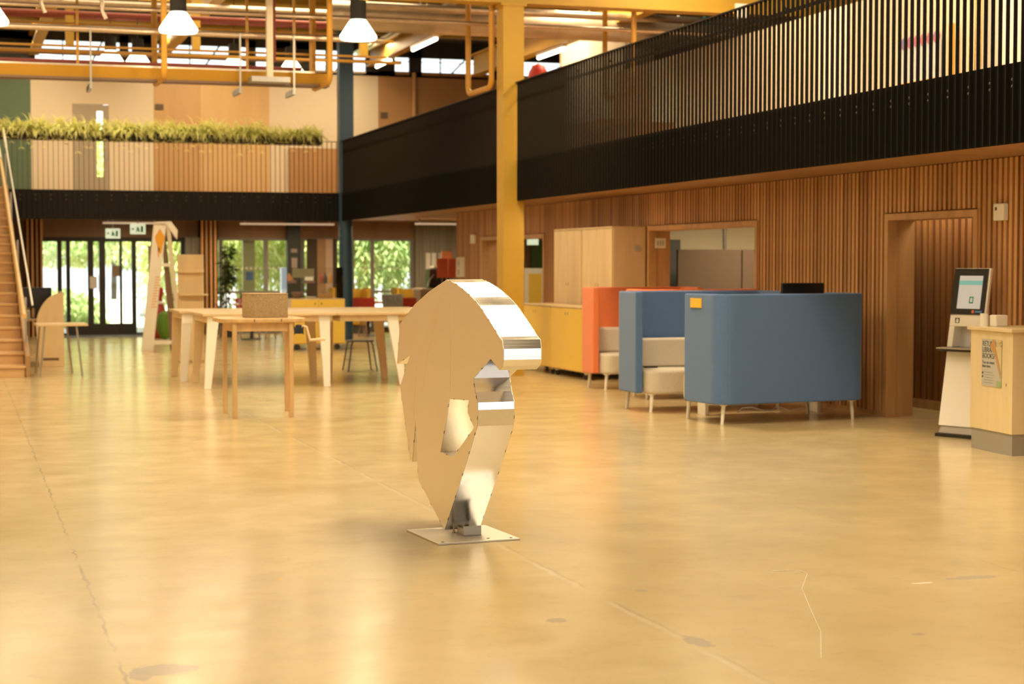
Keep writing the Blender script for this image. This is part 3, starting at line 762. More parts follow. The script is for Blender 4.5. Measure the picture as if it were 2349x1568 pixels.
# gantry droppers
m = MB()
for x in (1.6, 1.75, 3.9, 4.6, 4.85): m.box(x, x + .025, 24.72, 24.745, 4.3, 6.9)
gd = [(1.62, 'first thin yellow dropper rod, nearest the left edge'), (3.95, 'thin yellow dropper rod left of the pale trunking'), (4.62, 'thin yellow dropper rod right of the pale trunking'), (4.86, 'thin yellow dropper rod beside the right gantry hanger')]
for x, lab in gd: tag(obj('dropper_rod', MB().box(-.018, .018, -.018, .018, 0, 6.55 - 4.33), YELLOWTUBE, loc=(x, 24.75, 4.335)), lab, 'rod', 'droppers of the gantry')
for x, lab in [(1.78, 'grey chain clamp left end below the yellow gantry beam'), (3.82, 'grey chain clamp below the middle of the yellow gantry beam'), (4.58, 'grey clamp below the right end of the yellow gantry beam')]:
    t = thing('beam_clamp', lab, 'clamp', (x, 24.6, 4.02), 0, 'clamps on the gantry beam')
    obj('jaw', MB().box(-.02, .02, -.06, .55, -.03, .045), GREYMETAL, t)
    obj('strap', MB().box(-.012, .012, -.06, -.045, .045, .8), GREYMETAL, t)
tk = thing('cable_trunking', 'pale upright trunking hanging in the middle of the gantry', 'trunking', (4.19, 24.3, 4.2))
obj('duct_box', MB().box(-.042, .042, -.05, .05, 0, 2.62), mat('trunking_beige', (.66, .58, .44), .5), tk)
obj('foot_clamp', MB().box(-.26, .28, -.06, .3, -.07, -.0), GREYMETAL, tk)
pipe('sprinkler_drop', 'thin bright red upright pipe beside the pale trunking', 2, 2.02, 24.5, 4.4, .01, REDPIPE)
o = bpy.data.objects['sprinkler_drop']; me = MB().tube([(0, 0, 0), (0, 0, 2.48)], .02, 8)
o.data.clear_geometry(); o.data.from_pydata([tuple(v) for v in me.v], [], me.f); o.location = (4.285, 24.45, 4.42); del o['group']
for x, lab, top in [(.75, 'thin pale pipe dropping from the roof at far left', 5.0), (1.55, 'bent pale pipe dropping onto the lagged pipe', 4.95)]:
    tag(obj('drop_pipe', MB().tube([(0, 0, 6.9 - top), (0, 0, .1), (.05, .02, -.02)], .028, 8), STEELTUBE, smooth=True, loc=(x + .38, 24.45, top)), lab, 'pipe')
du = thing('round_duct', 'large round ventilation duct crossing the roof space above the yellow column', 'duct', (6, 27.5, 5.55))
obj('duct', MB().tube([(-.3, 0, 0), (11, 0, 0)], .24, 20), DUCT, du, smooth=True)
m = MB()
for k in range(10): m.lathe([(.241, -.012), (.25, -.012), (.25, .012), (.241, .012)], 20, M=Matrix.Translation((.2 + k * 1.1, 0, 0)) @ Matrix.Rotation(PI / 2, 4, 'Y'))
obj('seam_bands', m, DUCT, du, smooth=True)
m = MB()
for k in range(3): m.tube([(1.2 + k * 2.9, 0, .24), (1.2 + k * 2.9, 0, 1.3)], .012, 6)
obj('hanger_rods', m, GREYMETAL, du)
for x, y, z, lab in [(6.8, 26.3, 5.80, 'blue-green valve on the pale pipe left of the yellow column'), (11.9, 26.48, 5.62, 'blue-green valve on the pale pipe above the railing')]:
    t = thing('pipe_valve', lab, 'valve', (x, y + .24, z))
    obj('body', MB().box(-.07, .07, -.05, .05, -.06, .06), TEAL, t, bevel=.01)
    obj('lever', MB().box(-.16, .10, -.08, -.06, .02, .035), BLUESTEEL, t)

# hanging lamps
def pendant(x, y, z, lab, power, s=1.0, grp='bell-shaped hanging lamps'):
    t = thing('pendant_lamp', lab, 'lamp', (x, y, z), 0, grp)
    obj('shade', MB().lathe([(.235 * s, .005), (.25 * s, .03 * s), (.245 * s, .06 * s), (.125 * s, .24 * s), (.105 * s, .265 * s), (.02, .27 * s)], 32), LAMPGLOW, t, smooth=True)
    obj('gear_housing', MB().lathe([(.03, .27 * s), (.108 * s, .275 * s), (.108 * s, .52 * s), (.03, .525 * s)], 24), mat('gear_black', (.02, .018, .015), .6, spec=.2), t, smooth=True)
    obj('suspension', MB().tube([(0, 0, .52 * s), (0, 0, ZROOF - z)], .008, 6), DARKGREY, t)
    l = bpy.data.lights.new('pendant_bulb', 'POINT'); l.energy = power; l.color = WARM; l.shadow_soft_size = .2
    lo = bpy.data.objects.new('pendant_bulb', l); COL.objects.link(lo); lo.location = (x, y, z - .24)
pendant(.42, 23, 4.60, 'hanging lamp cut by the left edge of the photo', 20)
pendant(2.78, 23, 4.59, 'large hanging lamp left, in front of a yellow hanger', 20)
pendant(5.16, 23, 4.59, 'large hanging lamp in the middle, before the blue column', 20)
pendant(2.75, 33, 5.25, 'smaller distant hanging lamp, left of a close pair', 6)
pendant(3.22, 32.8, 5.20, 'smaller distant hanging lamp, right of a close pair', 6)
pendant(5.02, 33, 5.20, 'smaller distant hanging lamp partly hidden by droppers', 6)
pendant(6.1, 33, 5.18, 'smaller distant hanging lamp above the right end of the gantry', 6)

# ------------------------------------------------------------------ staircase
st = thing('staircase', 'wide oak staircase rising to the gallery at the left edge', 'staircase', (0, 25.5, 0), 0, kind='thing')
m = MB()
NS = 19; RISE = ZM / NS; TR = .555
for k in range(NS):
    m.box(-7.95, .90, k * TR, (k + 1) * TR + .02, 0, (k + 1) * RISE - .03)
obj('risers', m, STAIRWOOD, st)
m = MB()
for k in range(NS): m.box(-7.95, .91, k * TR - .025, (k + 1) * TR, (k + 1) * RISE - .03, (k + 1) * RISE)
obj('treads', m, mat('tread_oak', (.74, .48, .225), .35, var=.2, vscale=3, stretch=(.3, 2, 2)), st)
m = MB(); m.prism([(-.03, 0), (NS * TR, 0), (NS * TR, ZM + .06), (NS * TR - .4, ZM + .06), (-.03, .30)], .91, .97, 0)
obj('stringer', m, mat('stringer_oak', (.42, .24, .10), .45, var=.2, vscale=3), st)
hr = thing('stair_handrail', 'sloping timber handrail with steel outer rail beside the oak staircase', 'handrail', (.92, 25.6, 0))
obj('timber_rail', MB().tube([(-.02, 0.0, .86), (-.08, 9.9, 3.62)], .035, 10), mat('rail_oak', (.74, .49, .20), .35), hr, smooth=True)
obj('steel_rail', MB().tube([(.10, .1, 1.02), (.03, 10.4, 4.0)], .014, 8), OFFWHITE, hr, smooth=True)
for k, y in enumerate((.5, 3.6, 6.8, 9.9)):
    z0 = .30 + (ZM - .24) * y / (NS * TR); obj('post', MB().box(.005, .035, y, y + .03, z0, .86 + y * .279 + .12), GREYMETAL, hr)
obj('upper_rail', MB().tube([(-.08, 9.95, 3.66), (-.16, 10.7, 4.22)], .035, 10).tube([(.04, 10.35, 3.9), (.0, 10.7, 4.3)], .025, 8), OFFWHITE, hr, smooth=True)
# ------------------------------------------------------------------ sculpture
sc_ = thing('steel_sculpture', 'folded sheet-metal sculpture of a stooping animal standing on a square plate', 'sculpture', (2.731, 9.898, 0), math.radians(4.35))
T_ = .222
outer = [(0.0, .03), (-.475, .274), (-.49, .377), (-.524, .634), (-.59, .372), (-.622, .372), (-.828, .824), (-.63, 1.03), (-.888, .965), (-.824, 1.22), (-.536, 1.351), (-.264, 1.435), (.045, 1.508), (.16, 1.492), (.255, 1.472), (.365, 1.444), (.471, 1.411), (.588, 1.367), (.675, 1.321), (.781, 1.266), (.884, 1.206), (.927, 1.189), (.942, 1.142), (.942, 1.083), (.926, 1.05), (.878, 1.026), (.754, 1.081), (.483, .957), (.511, .88), (.549, .824), (.552, .782), (.543, .691), (.469, .598), (.251, .324)]
hole = [(.087, .812), (.413, .828), (.392, .757), (.497, .679), (.145, .473), (-.066, .485), (.056, .731)]
# local frame: x = thickness, y = -e (away), z = up
def sculpt_panel(x):
    b = bmesh.new()
    es = []
    for loop in (outer, hole):
        vs = [b.verts.new((x, -p[0], p[1])) for p in loop]
        es += [b.edges.new((vs[i], vs[(i + 1) % len(vs)])) for i in range(len(vs))]
    bmesh.ops.triangle_fill(b, edges=es, use_beauty=True)
    bmesh.ops.dissolve_limit(b, angle_limit=.01, verts=b.verts, edges=b.edges)
    m = MB(); b.verts.index_update()
    m.add([v.co.copy() for v in b.verts], [tuple(v.index for v in f.verts) for f in b.faces]); b.free()
    return m
def solid(o, th, off=0):
    md = o.modifiers.new('sheet', 'SOLIDIFY'); md.thickness = th; md.offset = off
solid(obj('front_panel', sculpt_panel(0), ALUFACE, sc_), .003)
solid(obj('back_panel', sculpt_panel(T_), ALUFACE, sc_), .003)
def strip(loop, x0, x1, closed=True):
    m = MB(); n = len(loop)
    for i in range(n if closed else n - 1):
        a, b_ = loop[i], loop[(i + 1) % n]
        m.add([(x0, -a[0], a[1]), (x1, -a[0], a[1]), (x1, -b_[0], b_[1]), (x0, -b_[0], b_[1])], [(0, 1, 2, 3)])
    return m
e = strip(outer, .002, T_ - .002)
me_ = obj('edge_band', e, ALU, sc_); solid(me_, .003)
b = bmesh.new(); b.from_mesh(me_.data); bmesh.ops.remove_doubles(b, verts=b.verts, dist=.0005); bmesh.ops.recalc_face_normals(b, faces=b.faces)
b.to_mesh(me_.data); b.free()
solid(obj('hole_lining', strip(hole, .002, T_ - .002), mat('hole_aluminium', (.88, .84, .76), .38, 1.0), sc_), .003)
# slots and tabs where the sheets are locked together
m = MB(); R = random.Random(2)
for loop in (outer, hole):
    n = len(loop)
    for i in range(n):
        a, b_ = Vector(loop[i]), Vector(loop[(i + 1) % n]); ln = (b_ - a).length
        k = max(1, int(ln / .16))
        if ln < .06: continue
        for j in range(k):
            t = (j + .5) / k
            for xs in (0, T_):
                c = a.lerp(b_, t); d_ = (b_ - a).normalized()
                ang = math.atan2(d_.y, -d_.x)
                M = Matrix.Translation((xs, -c.x, c.y)) @ Matrix.Rotation(ang, 4, 'X')
                m.box(-.0025, .0025, -.010, .010, -.0024, .0024, M)
obj('locking_tabs', m, mat('tab_metal', (.36, .33, .28), .45, .9), sc_)
m = MB()
for a, c, d_ in [((.045, 1.508), (-.493, 1.0), (-.555, .642)), ((.045, 1.508), (-.266, 1.1), (-.389, .816)), ((.104, 1.40), (.11, 1.1), (.109, .85))]:
    m.tube([(-.0016, -a[0], a[1] - .02), (-.0016, -c[0], c[1]), (-.0016, -d_[0], d_[1])], .0011, 4)
obj('score_lines', m, mat('score_bright', (.92, .78, .56), .5, .3), sc_)
base_rot = math.radians(4.0)
obj('base_plate', MB().box(-.17, .335, -.36, .20, 0, .012), ALUDARK, sc_, bevel=.002)
m = MB(); m.box(.055, .165, -.175, -.165, .012, .07).box(.055, .165, -.175, -.04, .012, .018).box(.06, .07, -.165, -.05, .018, .05).box(.15, .16, -.165, -.05, .018, .05)
obj('mounting_bracket', m, GREYMETAL, sc_)
for x in (.05, .10, .145):
    obj('bolt', MB().lathe([(.011, 0), (.011, .008), (.006, .008), (.006, .075), (.0, .078)], 10, c=(x, -.02, .012)), BLACKPLASTIC if False else GREYMETAL, sc_, smooth=True)
for x, y in ((-.13, -.33), (.29, -.33), (.16, -.30)):
    obj('plate_screw', MB().lathe([(.009, 0), (.009, .004), (.0, .005)], 10, c=(x, y, .012)), GREYMETAL, sc_, smooth=True)

# ------------------------------------------------------------------ booth sofas
def u_poly(w, d, th, r, n=7):
    """plan of a wrap-round screen: back at y=0, wings running to y=d"""
    h = w / 2; out = [(h, d)]
    pts = [(-h, d)]
    for i in range(n + 1):
        a = PI + PI / 2 * i / n; pts.append((-h + r + r * math.cos(a), r + r * math.sin(a)))
    for i in range(n + 1):
        a = 1.5 * PI + PI / 2 * i / n; pts.append((h - r + r * math.cos(a), r + r * math.sin(a)))
    pts.append((h, d)); pts.append((h - th, d))
    ri = max(r - th, .03); hi = h - th
    for i in range(n + 1):
        a = 2 * PI - PI / 2 * i / n; pts.append((hi - ri + ri * math.cos(a), th + ri + ri * math.sin(a)))
    for i in range(n + 1):
        a = 1.5 * PI - PI / 2 * i / n; pts.append((-hi + ri + ri * math.cos(a), th + ri + ri * math.sin(a)))
    pts.append((-hi, d))
    return pts
def booth(label, loc, rotz, w, dwing, dseat, m, group='high-backed booth sofas', seat_out=0.0):
    t = thing('booth_sofa', label, 'sofa', loc, rotz, group)
    obj('screen', MB().prism(u_poly(w, dwing, .085, .17), .205, 1.30), m, t, bevel=.016, seg=3)
    h = w / 2 - .10
    obj('seat', MB().prism(rounded(-h, h, .17, dseat, .12), .20, .46), SEATFAB, t, bevel=.035, seg=4)
    obj('back_cushion', MB().prism(rounded(-h, h, .09, .26, .05), .462, .78), SEATFAB, t, bevel=.03, seg=4)
    for sx in (-1, 1):
        for yy in (.12, dseat - .10):
            x = sx * (h - (.02 if yy < .2 else .06))
            lm = MB(); lm.tube([(x, yy, .205), (x, yy, .19)], .04, 10).tube([(x, yy, .195), (x + sx * .015, yy, 0)], .022, 10, r2=.016)
            obj('leg', lm, OFFWHITE, t, smooth=True)
    return t
bn = booth('blue booth sofa with its back to the hall, yellow tag near its top corner', (8.03, 15.83, 0), .115, 1.77, .70, .97, BLUEFAB)
obj('tag', MB().box(-.896, -.886, .35, .56, 1.16, 1.255), mat('tag_yellow', (.85, .52, .06), .5), bn)
booth('blue booth sofa facing out, behind the yellow-tagged blue one', (7.86, 18.12, 0), PI, 1.80, .64, .82, BLUEFAB)
booth('orange booth sofa facing out next to the yellow cabinets', (8.46, 21.35, 0), PI, 1.52, .55, .72, ORANGEFAB)
booth('orange booth sofa seen only as a thin top edge behind the blue ones', (8.44, 19.02, 0), 0, 1.56, .55, .72, ORANGEFAB)
bt = thing('booth_table', 'narrow table on slab legs between the two blue booth sofas', 'table', (8.2, 17.0, 0))
obj('tabletop', MB().prism(rounded(-.72, .72, -.20, .20, .06), .72, .745), BIRCHTOP, bt, bevel=.004)
for x in (-.66, .66): obj('leg', MB().box(x - .02, x + .02, -.10, .10, 0, .72), OFFWHITE, bt, bevel=.004)
mo = thing('monitor', 'black screen back rising above the nearest blue booth sofa', 'monitor', (8.70, 17.0, .745))
obj('display', MB().box(-.25, .25, -.02, .025, .30, .65), BLACKPLASTIC, mo, bevel=.008)
obj('neck', MB().box(-.03, .03, -.01, .03, .02, .30), BLACKPLASTIC, mo)
obj('foot', MB().box(-.11, .11, -.08, .08, 0, .02), BLACKPLASTIC, mo, bevel=.005)
m = MB(); pts = [(7.9 + .09 * k, 16.9 + .1 * math.sin(k * 1.3), .02 + .05 * abs(math.sin(k * .9))) for k in range(9)]
m.tube(pts, .005, 6)
tag(obj('power_cable', m, WHITEPLASTIC, smooth=True), 'white cable loop on the floor below the nearest blue booth sofa', 'cable')
tag(obj('remote_control', MB().box(7.17, 7.32, 17.72, 17.78, .462, .48), BLACKPLASTIC, bevel=.005), 'small dark object on the seat of the blue sofa facing out', 'phone')

# ------------------------------------------------------------------ cabinets on the right
def cabinet(name, label, y0, y1, x0, x1, z0, z1, dm, handle_z, castors, group):
    t = thing(name, label, 'cabinet', ((x0 + x1) / 2, (y0 + y1) / 2, 0), 0, group)
    hx, hy = (x1 - x0) / 2, (y1 - y0) / 2
    obj('carcass', MB().box(-hx + .02, hx, -hy, hy, z0, z1 - .022), BIRCH, t, bevel=.002)
    obj('top_panel', MB().box(-hx - .0, hx, -hy, hy, z1 - .022, z1), BIRCH, t, bevel=.002)
    for s, (a, b_) in enumerate(((-hy + .016, -.003), (.003, hy - .016))):
        d_ = obj('door', MB().box(-hx, -hx + .018, a, b_, z0 + .015, z1 - .03), dm, t, bevel=.002)
        yh = -.05 if s == 0 else .05
        obj('finger_hole', MB().lathe([(.0, 0), (.012, 0), (.012, .002), (0, .002)], 10, M=Matrix.Translation((-hx - .001, yh, handle_z)) @ Matrix.Diagonal((1, .8, 2.0, 1)) @ Matrix.Rotation(PI / 2, 4, 'Y')), DARKGREY, d_)
    if castors:
        for sx in (-1, 1):
            for sy in (-1, 1):
                c = obj('castor', MB().lathe([(.0, -.014), (.038, -.014), (.04, 0), (.038, .014), (0, .014)], 14, M=Matrix.Translation((sx * (hx - .08), sy * (hy - .1), .04)) @ Matrix.Rotation(PI / 2, 4, 'X')), DARKGREY, t, smooth=True)
                obj('fork', MB().box(sx * (hx - .08) - .02, sx * (hx - .08) + .02, sy * (hy - .1) - .024, sy * (hy - .1) + .024, .07, z0), OFFWHITE, c)
    else:
        obj('plinth', MB().box(-hx + .05, hx, -hy + .02, hy - .02, 0, z0), DARKGREY, t)
    return t
cabinet('low_cabinet', 'low cabinet with yellow doors nearest the orange booth sofa', 22.48, 23.88, 8.18, 8.66, .10, 1.005, YELLOWDOOR, .90, True, 'low yellow cabinets on castors')
cabinet('low_cabinet', 'low cabinet with yellow doors beside the yellow column', 23.90, 25.30, 8.18, 8.66, .10, 1.005, YELLOWDOOR, .90, True, 'low yellow cabinets on castors')
cabinet('tall_cupboard', 'tall birch cupboard against the slatted wall next to the wide opening', 22.79, 24.04, 8.72, 9.22, .06, 2.125, BIRCH, 1.30, False, 'tall birch cupboards')
cabinet('tall_cupboard', 'tall birch cupboard farther from the wide opening, next to the doorway', 24.05, 25.30, 8.72, 9.22, .06, 2.125, BIRCH, 1.30, False, 'tall birch cupboards')
tag(obj('label_plate', MB().box(9.05, 9.13, 22.775, 22.785, 1.78, 1.86), PAPERGREY), 'small pale label on the side of the tall cupboard', 'label')
nt_ = thing('framed_notice', 'white framed notice on the reveal of the wide opening', 'sign', (9.405, 22.70, 1.89))
obj('board', MB().box(-.08, .08, -.008, 0, -.07, .07), PAPER, nt_)
m = MB()
for k in range(3): m.box(-.055 + k * .04, -.03 + k * .04, -.010, -.008, -.035, .035)
obj('print', m, PAPERGREY, nt_)
for x0, x1, lab in [(10.85, 11.95, 'left brown acoustic screen standing in the room behind the opening'), (11.97, 13.4, 'right brown acoustic screen standing in the room behind the opening')]:
    t = thing('acoustic_screen', lab, 'screen', ((x0 + x1) / 2, 25.5, 0), 0, 'brown acoustic screens')
    h = (x1 - x0) / 2
    obj('panel', MB().box(-h, h, -.03, .03, .03, 1.83), BROWNSCREEN, t, bevel=.012)
    for s in (-1, 1): obj('foot', MB().box(s * (h - .2) - .03, s * (h - .2) + .03, -.2, .2, 0, .03), GREYMETAL, t)
dm = thing('display_screen', 'large dark screen behind the brown acoustic screens', 'monitor', (10.95, 26.6, 0))
obj('panel', MB().box(-.42, .42, -.03, .03, 1.05, 2.0), DARKGREY, dm, bevel=.01)
obj('stand', MB().box(-.04, .04, -.02, .02, .03, 1.05).box(-.35, .35, -.25, .25, 0, .03), DARKGREY, dm)
tag(obj('wall_conduit', MB().tube([(12.35, 26.97, 0), (12.35, 26.97, 2.57)], .025, 8), GREYMETAL, smooth=True), 'thin grey conduit on the pale wall of the room behind the opening', 'pipe')
# lobby beyond the column: exit sign, pale stand
tag(obj('exit_sign', MB().box(10.33, 10.55, 31.5, 31.53, 1.96, 2.09).box(10.43, 10.45, 31.51, 31.52, 2.09, 2.58), SIGNLIGHT), 'small green-lit exit sign in the dark doorway right of the yellow column', 'sign')
bs = thing('banner_stand', 'white and yellow banner stand in the dark doorway right of the yellow column', 'banner', (10.27, 30.9, 0))
obj('print', MB().box(-.2, .2, -.01, .01, .06, 1.52), PAPER, bs)
obj('yellow_print', MB().box(-.12, .14, -.014, -.01, .5, 1.42), YELLOWDOOR, bs)
obj('foot', MB().box(-.22, .22, -.08, .08, 0, .06), BLACKPLASTIC, bs)
tag(obj('glazed_door', MB().box(10.72, 10.95, 32.45, 32.5, .1, 2.05), mat('green_daylight', (.16, .26, .10), .2)), 'dark green glazed door at the back of the doorway', 'door')

# wall devices
sd = thing('wall_sensor', 'white detector box on the slatted wall right of the niche', 'sensor', (XW, 14.05, 2.085))
obj('case', MB().box(-.06, 0, -.085, .085, -.085, .075), WHITEPLASTIC, sd, bevel=.012)
obj('lens', MB().box(-.064, -.06, .02, .045, .01, .04), DARKGREY, sd)
tag(obj('wall_sensor', MB().box(XW - .06, XW, 31.25, 31.5, 1.98, 2.15), WHITEPLASTIC, bevel=.015), 'white detector box on the timber wall left of the yellow column', 'sensor')

# ------------------------------------------------------------------ self-service kiosk
kz = math.atan2(-.39, .16)          # width axis
K = thing('self_service_kiosk', 'white self-service kiosk with tilted touch screen in front of the niche', 'kiosk', (8.76, 14.05, 0), kz + PI)
# local x: along the front (viewer's right is -x ...), local y: towards the viewer is -y
K.rotation_euler = (0, 0, math.atan2(-.39, .16))
def kfront(z): return .0 + .175 * (z - .08)     # the front leans back (+y) as it rises
def slab(x0, x1, z0, z1, d0, d1):
    return MB().add([(x0, kfront(z0) + d0, z0), (x1, kfront(z0) + d0, z0), (x1, kfront(z0) + d1, z0), (x0, kfront(z0) + d1, z0), (x0, kfront(z1) + d0, z1), (x1, kfront(z1) + d0, z1), (x1, kfront(z1) + d1, z1), (x0, kfront(z1) + d1, z1)],
                    [(0, 3, 2, 1), (4, 5, 6, 7), (0, 1, 5, 4), (1, 2, 6, 5), (2, 3, 7, 6), (3, 0, 4, 7)])
obj('base', MB().add([(-.19, .0, .03), (.19, .0, .03), (.21, .46, .03), (-.21, .46, .03), (-.17, .02, .10), (.17, .02, .10), (.17, .36, .10), (-.17, .36, .10)], [(0, 3, 2, 1), (4, 5, 6, 7), (0, 1, 5, 4), (1, 2, 6, 5), (2, 3, 7, 6), (3, 0, 4, 7)]), GREYMETAL, K, bevel=.006)
obj('base_pad', MB().box(-.20, .20, -.03, .46, 0, .03), BLACKPLASTIC, K)
obj('body', slab(-.19, .19, .10, .79, .0, .17), WHITEPLASTIC, K, bevel=.008)
obj('edge_strip', slab(.19, .196, .10, .79, .01, .06), mat('lilac_edge', (.62, .66, .85), .3), K)
obj('rear_foot', MB().box(-.12, .12, .32, .40, .10, .34), WHITEPLASTIC, K, bevel=.01)
sh = obj('shelf', MB().box(-.22, .22, .02, .40, .79, .812), BLACKPLASTIC, K, bevel=.005)
obj('shelf_plate', MB().box(-.22, .22, .0, .39, .813, .825), GREYMETAL, sh)
for s in (-1, 1):
    obj('upright', slab(s * .165 - .03, s * .165 + .03, .826, 1.02, -.0, .15), WHITEPLASTIC, K, bevel=.006)
obj('inner_panel', slab(-.135, -.02, .826, 1.02, .12, .15), mat('lilac_white', (.72, .72, .78), .4), K)
hd = obj('head', slab(-.195, .195, 1.02, 1.125, -.0, .13), WHITEPLASTIC, K, bevel=.006)
m = MB(); x0 = -.11
for a, b_, c, d_ in ((-.022, -.004, 1.05, 1.058), (-.022, -.004, 1.09, 1.098), (-.022, -.016, 1.05, 1.098), (.004, .022, 1.05, 1.058), (.004, .022, 1.09, 1.098), (.016, .022, 1.05, 1.098)):
    m.box(x0 + a, x0 + b_, kfront(1.07) - .004, kfront(1.07) + .003, c, d_)
obj('target_mark', m, INK, hd)
scn = obj('screen_case', slab(-.20, .195, 1.126, 1.56, -.0, .035), WHITEPLASTIC, K, bevel=.006)
obj('bezel', slab(-.196, .175, 1.130, 1.556, -.006, -.0005), BLACKPLASTIC, scn)
obj('display', slab(-.130, .125, 1.185, 1.490, -.0085, -.0065), SCREENGLOW, scn)
obj('title_band', slab(-.130, .125, 1.405, 1.445, -.0105, -.009), SCREENTEAL, scn)
m = MB()
for a, b_, c, d_ in ((-.0, .045, 1.235, 1.247), (-.0, .045, 1.285, 1.297), (.0, .010, 1.235, 1.297), (.035, .045, 1.235, 1.297)):
    q = slab(a, b_, c, d_, -.0105, -.009); m.v, m.f = m.v + q.v, m.f + [tuple(i + len(m.v) for i in f) for f in q.f]
obj('green_icon', m, GREEN, scn)
m = slab(.04, .065, 1.145, 1.172, -.0085, -.0065)
obj('maker_mark', m, PAPERRED, scn)
obj('maker_word', slab(.075, .150, 1.150, 1.168, -.0085, -.0065), BLUEPRINT, scn)

# ------------------------------------------------------------------ reception counter
ct = thing('reception_counter', 'pale birch reception counter with grey plinth at the right edge', 'counter', (8.36, 12.53, 0))
body = [(-.02, -.02), (.76, .02), (.76, .72), (.05, .72)]
def scale_poly(p, k): 
    cx = sum(q[0] for q in p) / len(p); cy = sum(q[1] for q in p) / len(p)
    return [(cx + (x - cx) * k, cy + (y - cy) * k) for x, y in p]
obj('plinth', MB().prism(scale_poly(body, .97), 0, .18), mat('plinth_grey', (.36, .35, .32), .4, .3), ct)
obj('body', MB().prism(body, .18, 1.03), mat('pale_birch', (.76, .64, .38), .42, var=.10, vscale=4, stretch=(3, 3, .2)), ct, bevel=.003)
obj('worktop', MB().prism(scale_poly(body, 1.07), 1.03, 1.06), mat('pale_birch_top', (.76, .63, .37), .35, var=.1, vscale=4), ct, bevel=.004)
fx, fy = (.05 - -.02) / .743, (.72 + .02) / .743      # left face direction, corner to far end
obj('lock', MB().box(-.006, 0, -.006, .006, -.01, .01), GREYMETAL, ct, loc=(-.02 + fx * .10, -.02 + fy * .10, .59))
# returning-books poster on the counter's left face
po = thing('poster', 'grey poster about returning library books on the left face of the counter', 'poster', (8.36 - .02 + fx * .53 - .002, 12.53 - .02 + fy * .53, .76), 0)
ang = math.atan2(-fy, -fx)
po.rotation_euler = (0, 0, ang)       # local x runs along the face towards the camera's right, local -y... faces out
obj('sheet', MB().box(0, .35, -.003, -.001, -.20, .20), PAPERGREY, po)
Mt = lambda x, z: Matrix.Translation((x, -.0035, z)) @ Matrix.Rotation(PI / 2, 4, 'X')
for k, s in enumerate(('RETURNING', 'LIBRARY', 'BOOKS?')): text(s, .062, INK, po, Mt(.012, .14 - k * .052), 'heading')
for k, s in enumerate(('You can return', 'them here')): text(s, .035, INK, po, Mt(.012, -.010 - k * .032), 'subheading')
m = MB()
for k in range(5): m.box(.045, .20 + .02 * (k % 2), -.0042, -.003, -.085 - k * .022, -.081 - k * .022)
obj('small_print', m, mat('print_grey', (.28, .28, .26), .6), po)
m = MB()
for k in range(2): m.box(.012, .03, -.0042, -.003, -.10 - k * .03, -.082 - k * .03)
obj('bullets', m, INK, po)
m = MB(); m.prism([(.15, .14), (.20, .20), (.235, .2), (.25, .13), (.345, -.08), (.335, -.13), (.22, .10), (.21, .085)], -.0050, -.0044, 1)
obj('book_picture', m, TAN, po)
obj('green_mark', MB().box(.27, .35, -.0050, -.0044, -.20, -.15), mat('pale_green_print', (.30, .42, .20), .6), po)
obj('yellow_patch', MB().prism([(.25, .13), (.26, .2), (.35, .2), (.35, -.06)], -.0043, -.0038, 1), mat('cream_print', (.62, .52, .28), .6), po)
pr = thing('card_printer', 'small white box on the counter behind the kiosk', 'printer', (8.55, 13.10, 1.06))
obj('case', MB().box(-.02, .10, -.05, .05, 0, .10), WHITEPLASTIC, pr, bevel=.01)
obj('paper_roll', MB().lathe([(0, 0), (.035, 0), (.035, .11), (0, .11)], 16, c=(-.04, .10, 0)), PAPER, pr, smooth=True)

# ------------------------------------------------------------------ worktables
def board_leg(x, y, dx, dy, h, w_top=.15, w_bot=.085, th=.045):
    m = MB()
    vs = [(x - w_top / 2, y - th / 2, h), (x + w_top / 2, y - th / 2, h), (x + w_top / 2, y + th / 2, h), (x - w_top / 2, y + th / 2, h),
          (x + dx - w_bot / 2, y + dy - th / 2, 0), (x + dx + w_bot / 2, y + dy - th / 2, 0), (x + dx + w_bot / 2, y + dy + th / 2, 0), (x + dx - w_bot / 2, y + dy + th / 2, 0)]
    return m.add(vs, [(0, 1, 2, 3), (7, 6, 5, 4), (0, 4, 5, 1), (1, 5, 6, 2), (2, 6, 7, 3), (3, 7, 4, 0)])
def worktable(label, x0, x1, y0, y1, legs):
    cx, cy = (x0 + x1) / 2, (y0 + y1) / 2
    t = thing('worktable', label, 'table', (cx, cy, 0), 0, 'tall birch worktables'); hx, hy = (x1 - x0) / 2, (y1 - y0) / 2
    obj('tabletop', MB().prism(rounded(-hx, hx, -hy, hy, .012), .93, .965), BIRCHTOP, t, bevel=.004)
    m = MB(); m.box(-hx + .05, hx - .05, -hy + .06, -hy + .09, .85, .93).box(-hx + .05, hx - .05, hy - .09, hy - .06, .85, .93).box(-hx + .05, -hx + .08, -hy + .09, hy - .09, .85, .93).box(hx - .08, hx - .05, -hy + .09, hy - .09, .85, .93)
    obj('apron', m, BIRCH, t)
    for lx, ly, dx, dy in legs: obj('leg', board_leg(lx - cx, ly - cy, dx, dy, .93), OFFWHITE if ly < cy else BIRCH, t, bevel=.004)
worktable('tall birch worktable front left, behind the small pine table', 2.98, 4.72, 22.35, 23.75, [(3.12, 22.42, -.08, -.02), (4.56, 22.42, .03, -.02), (3.12, 23.66, -.07, .03), (4.56, 23.4, .06, .03)])
worktable('tall birch worktable front right, ending behind the sculpture', 4.722, 6.45, 22.35, 23.75, [(5.47, 22.42, .14, -.02), (4.86, 23.64, .02, .03), (5.56, 23.64, .11, .03)])
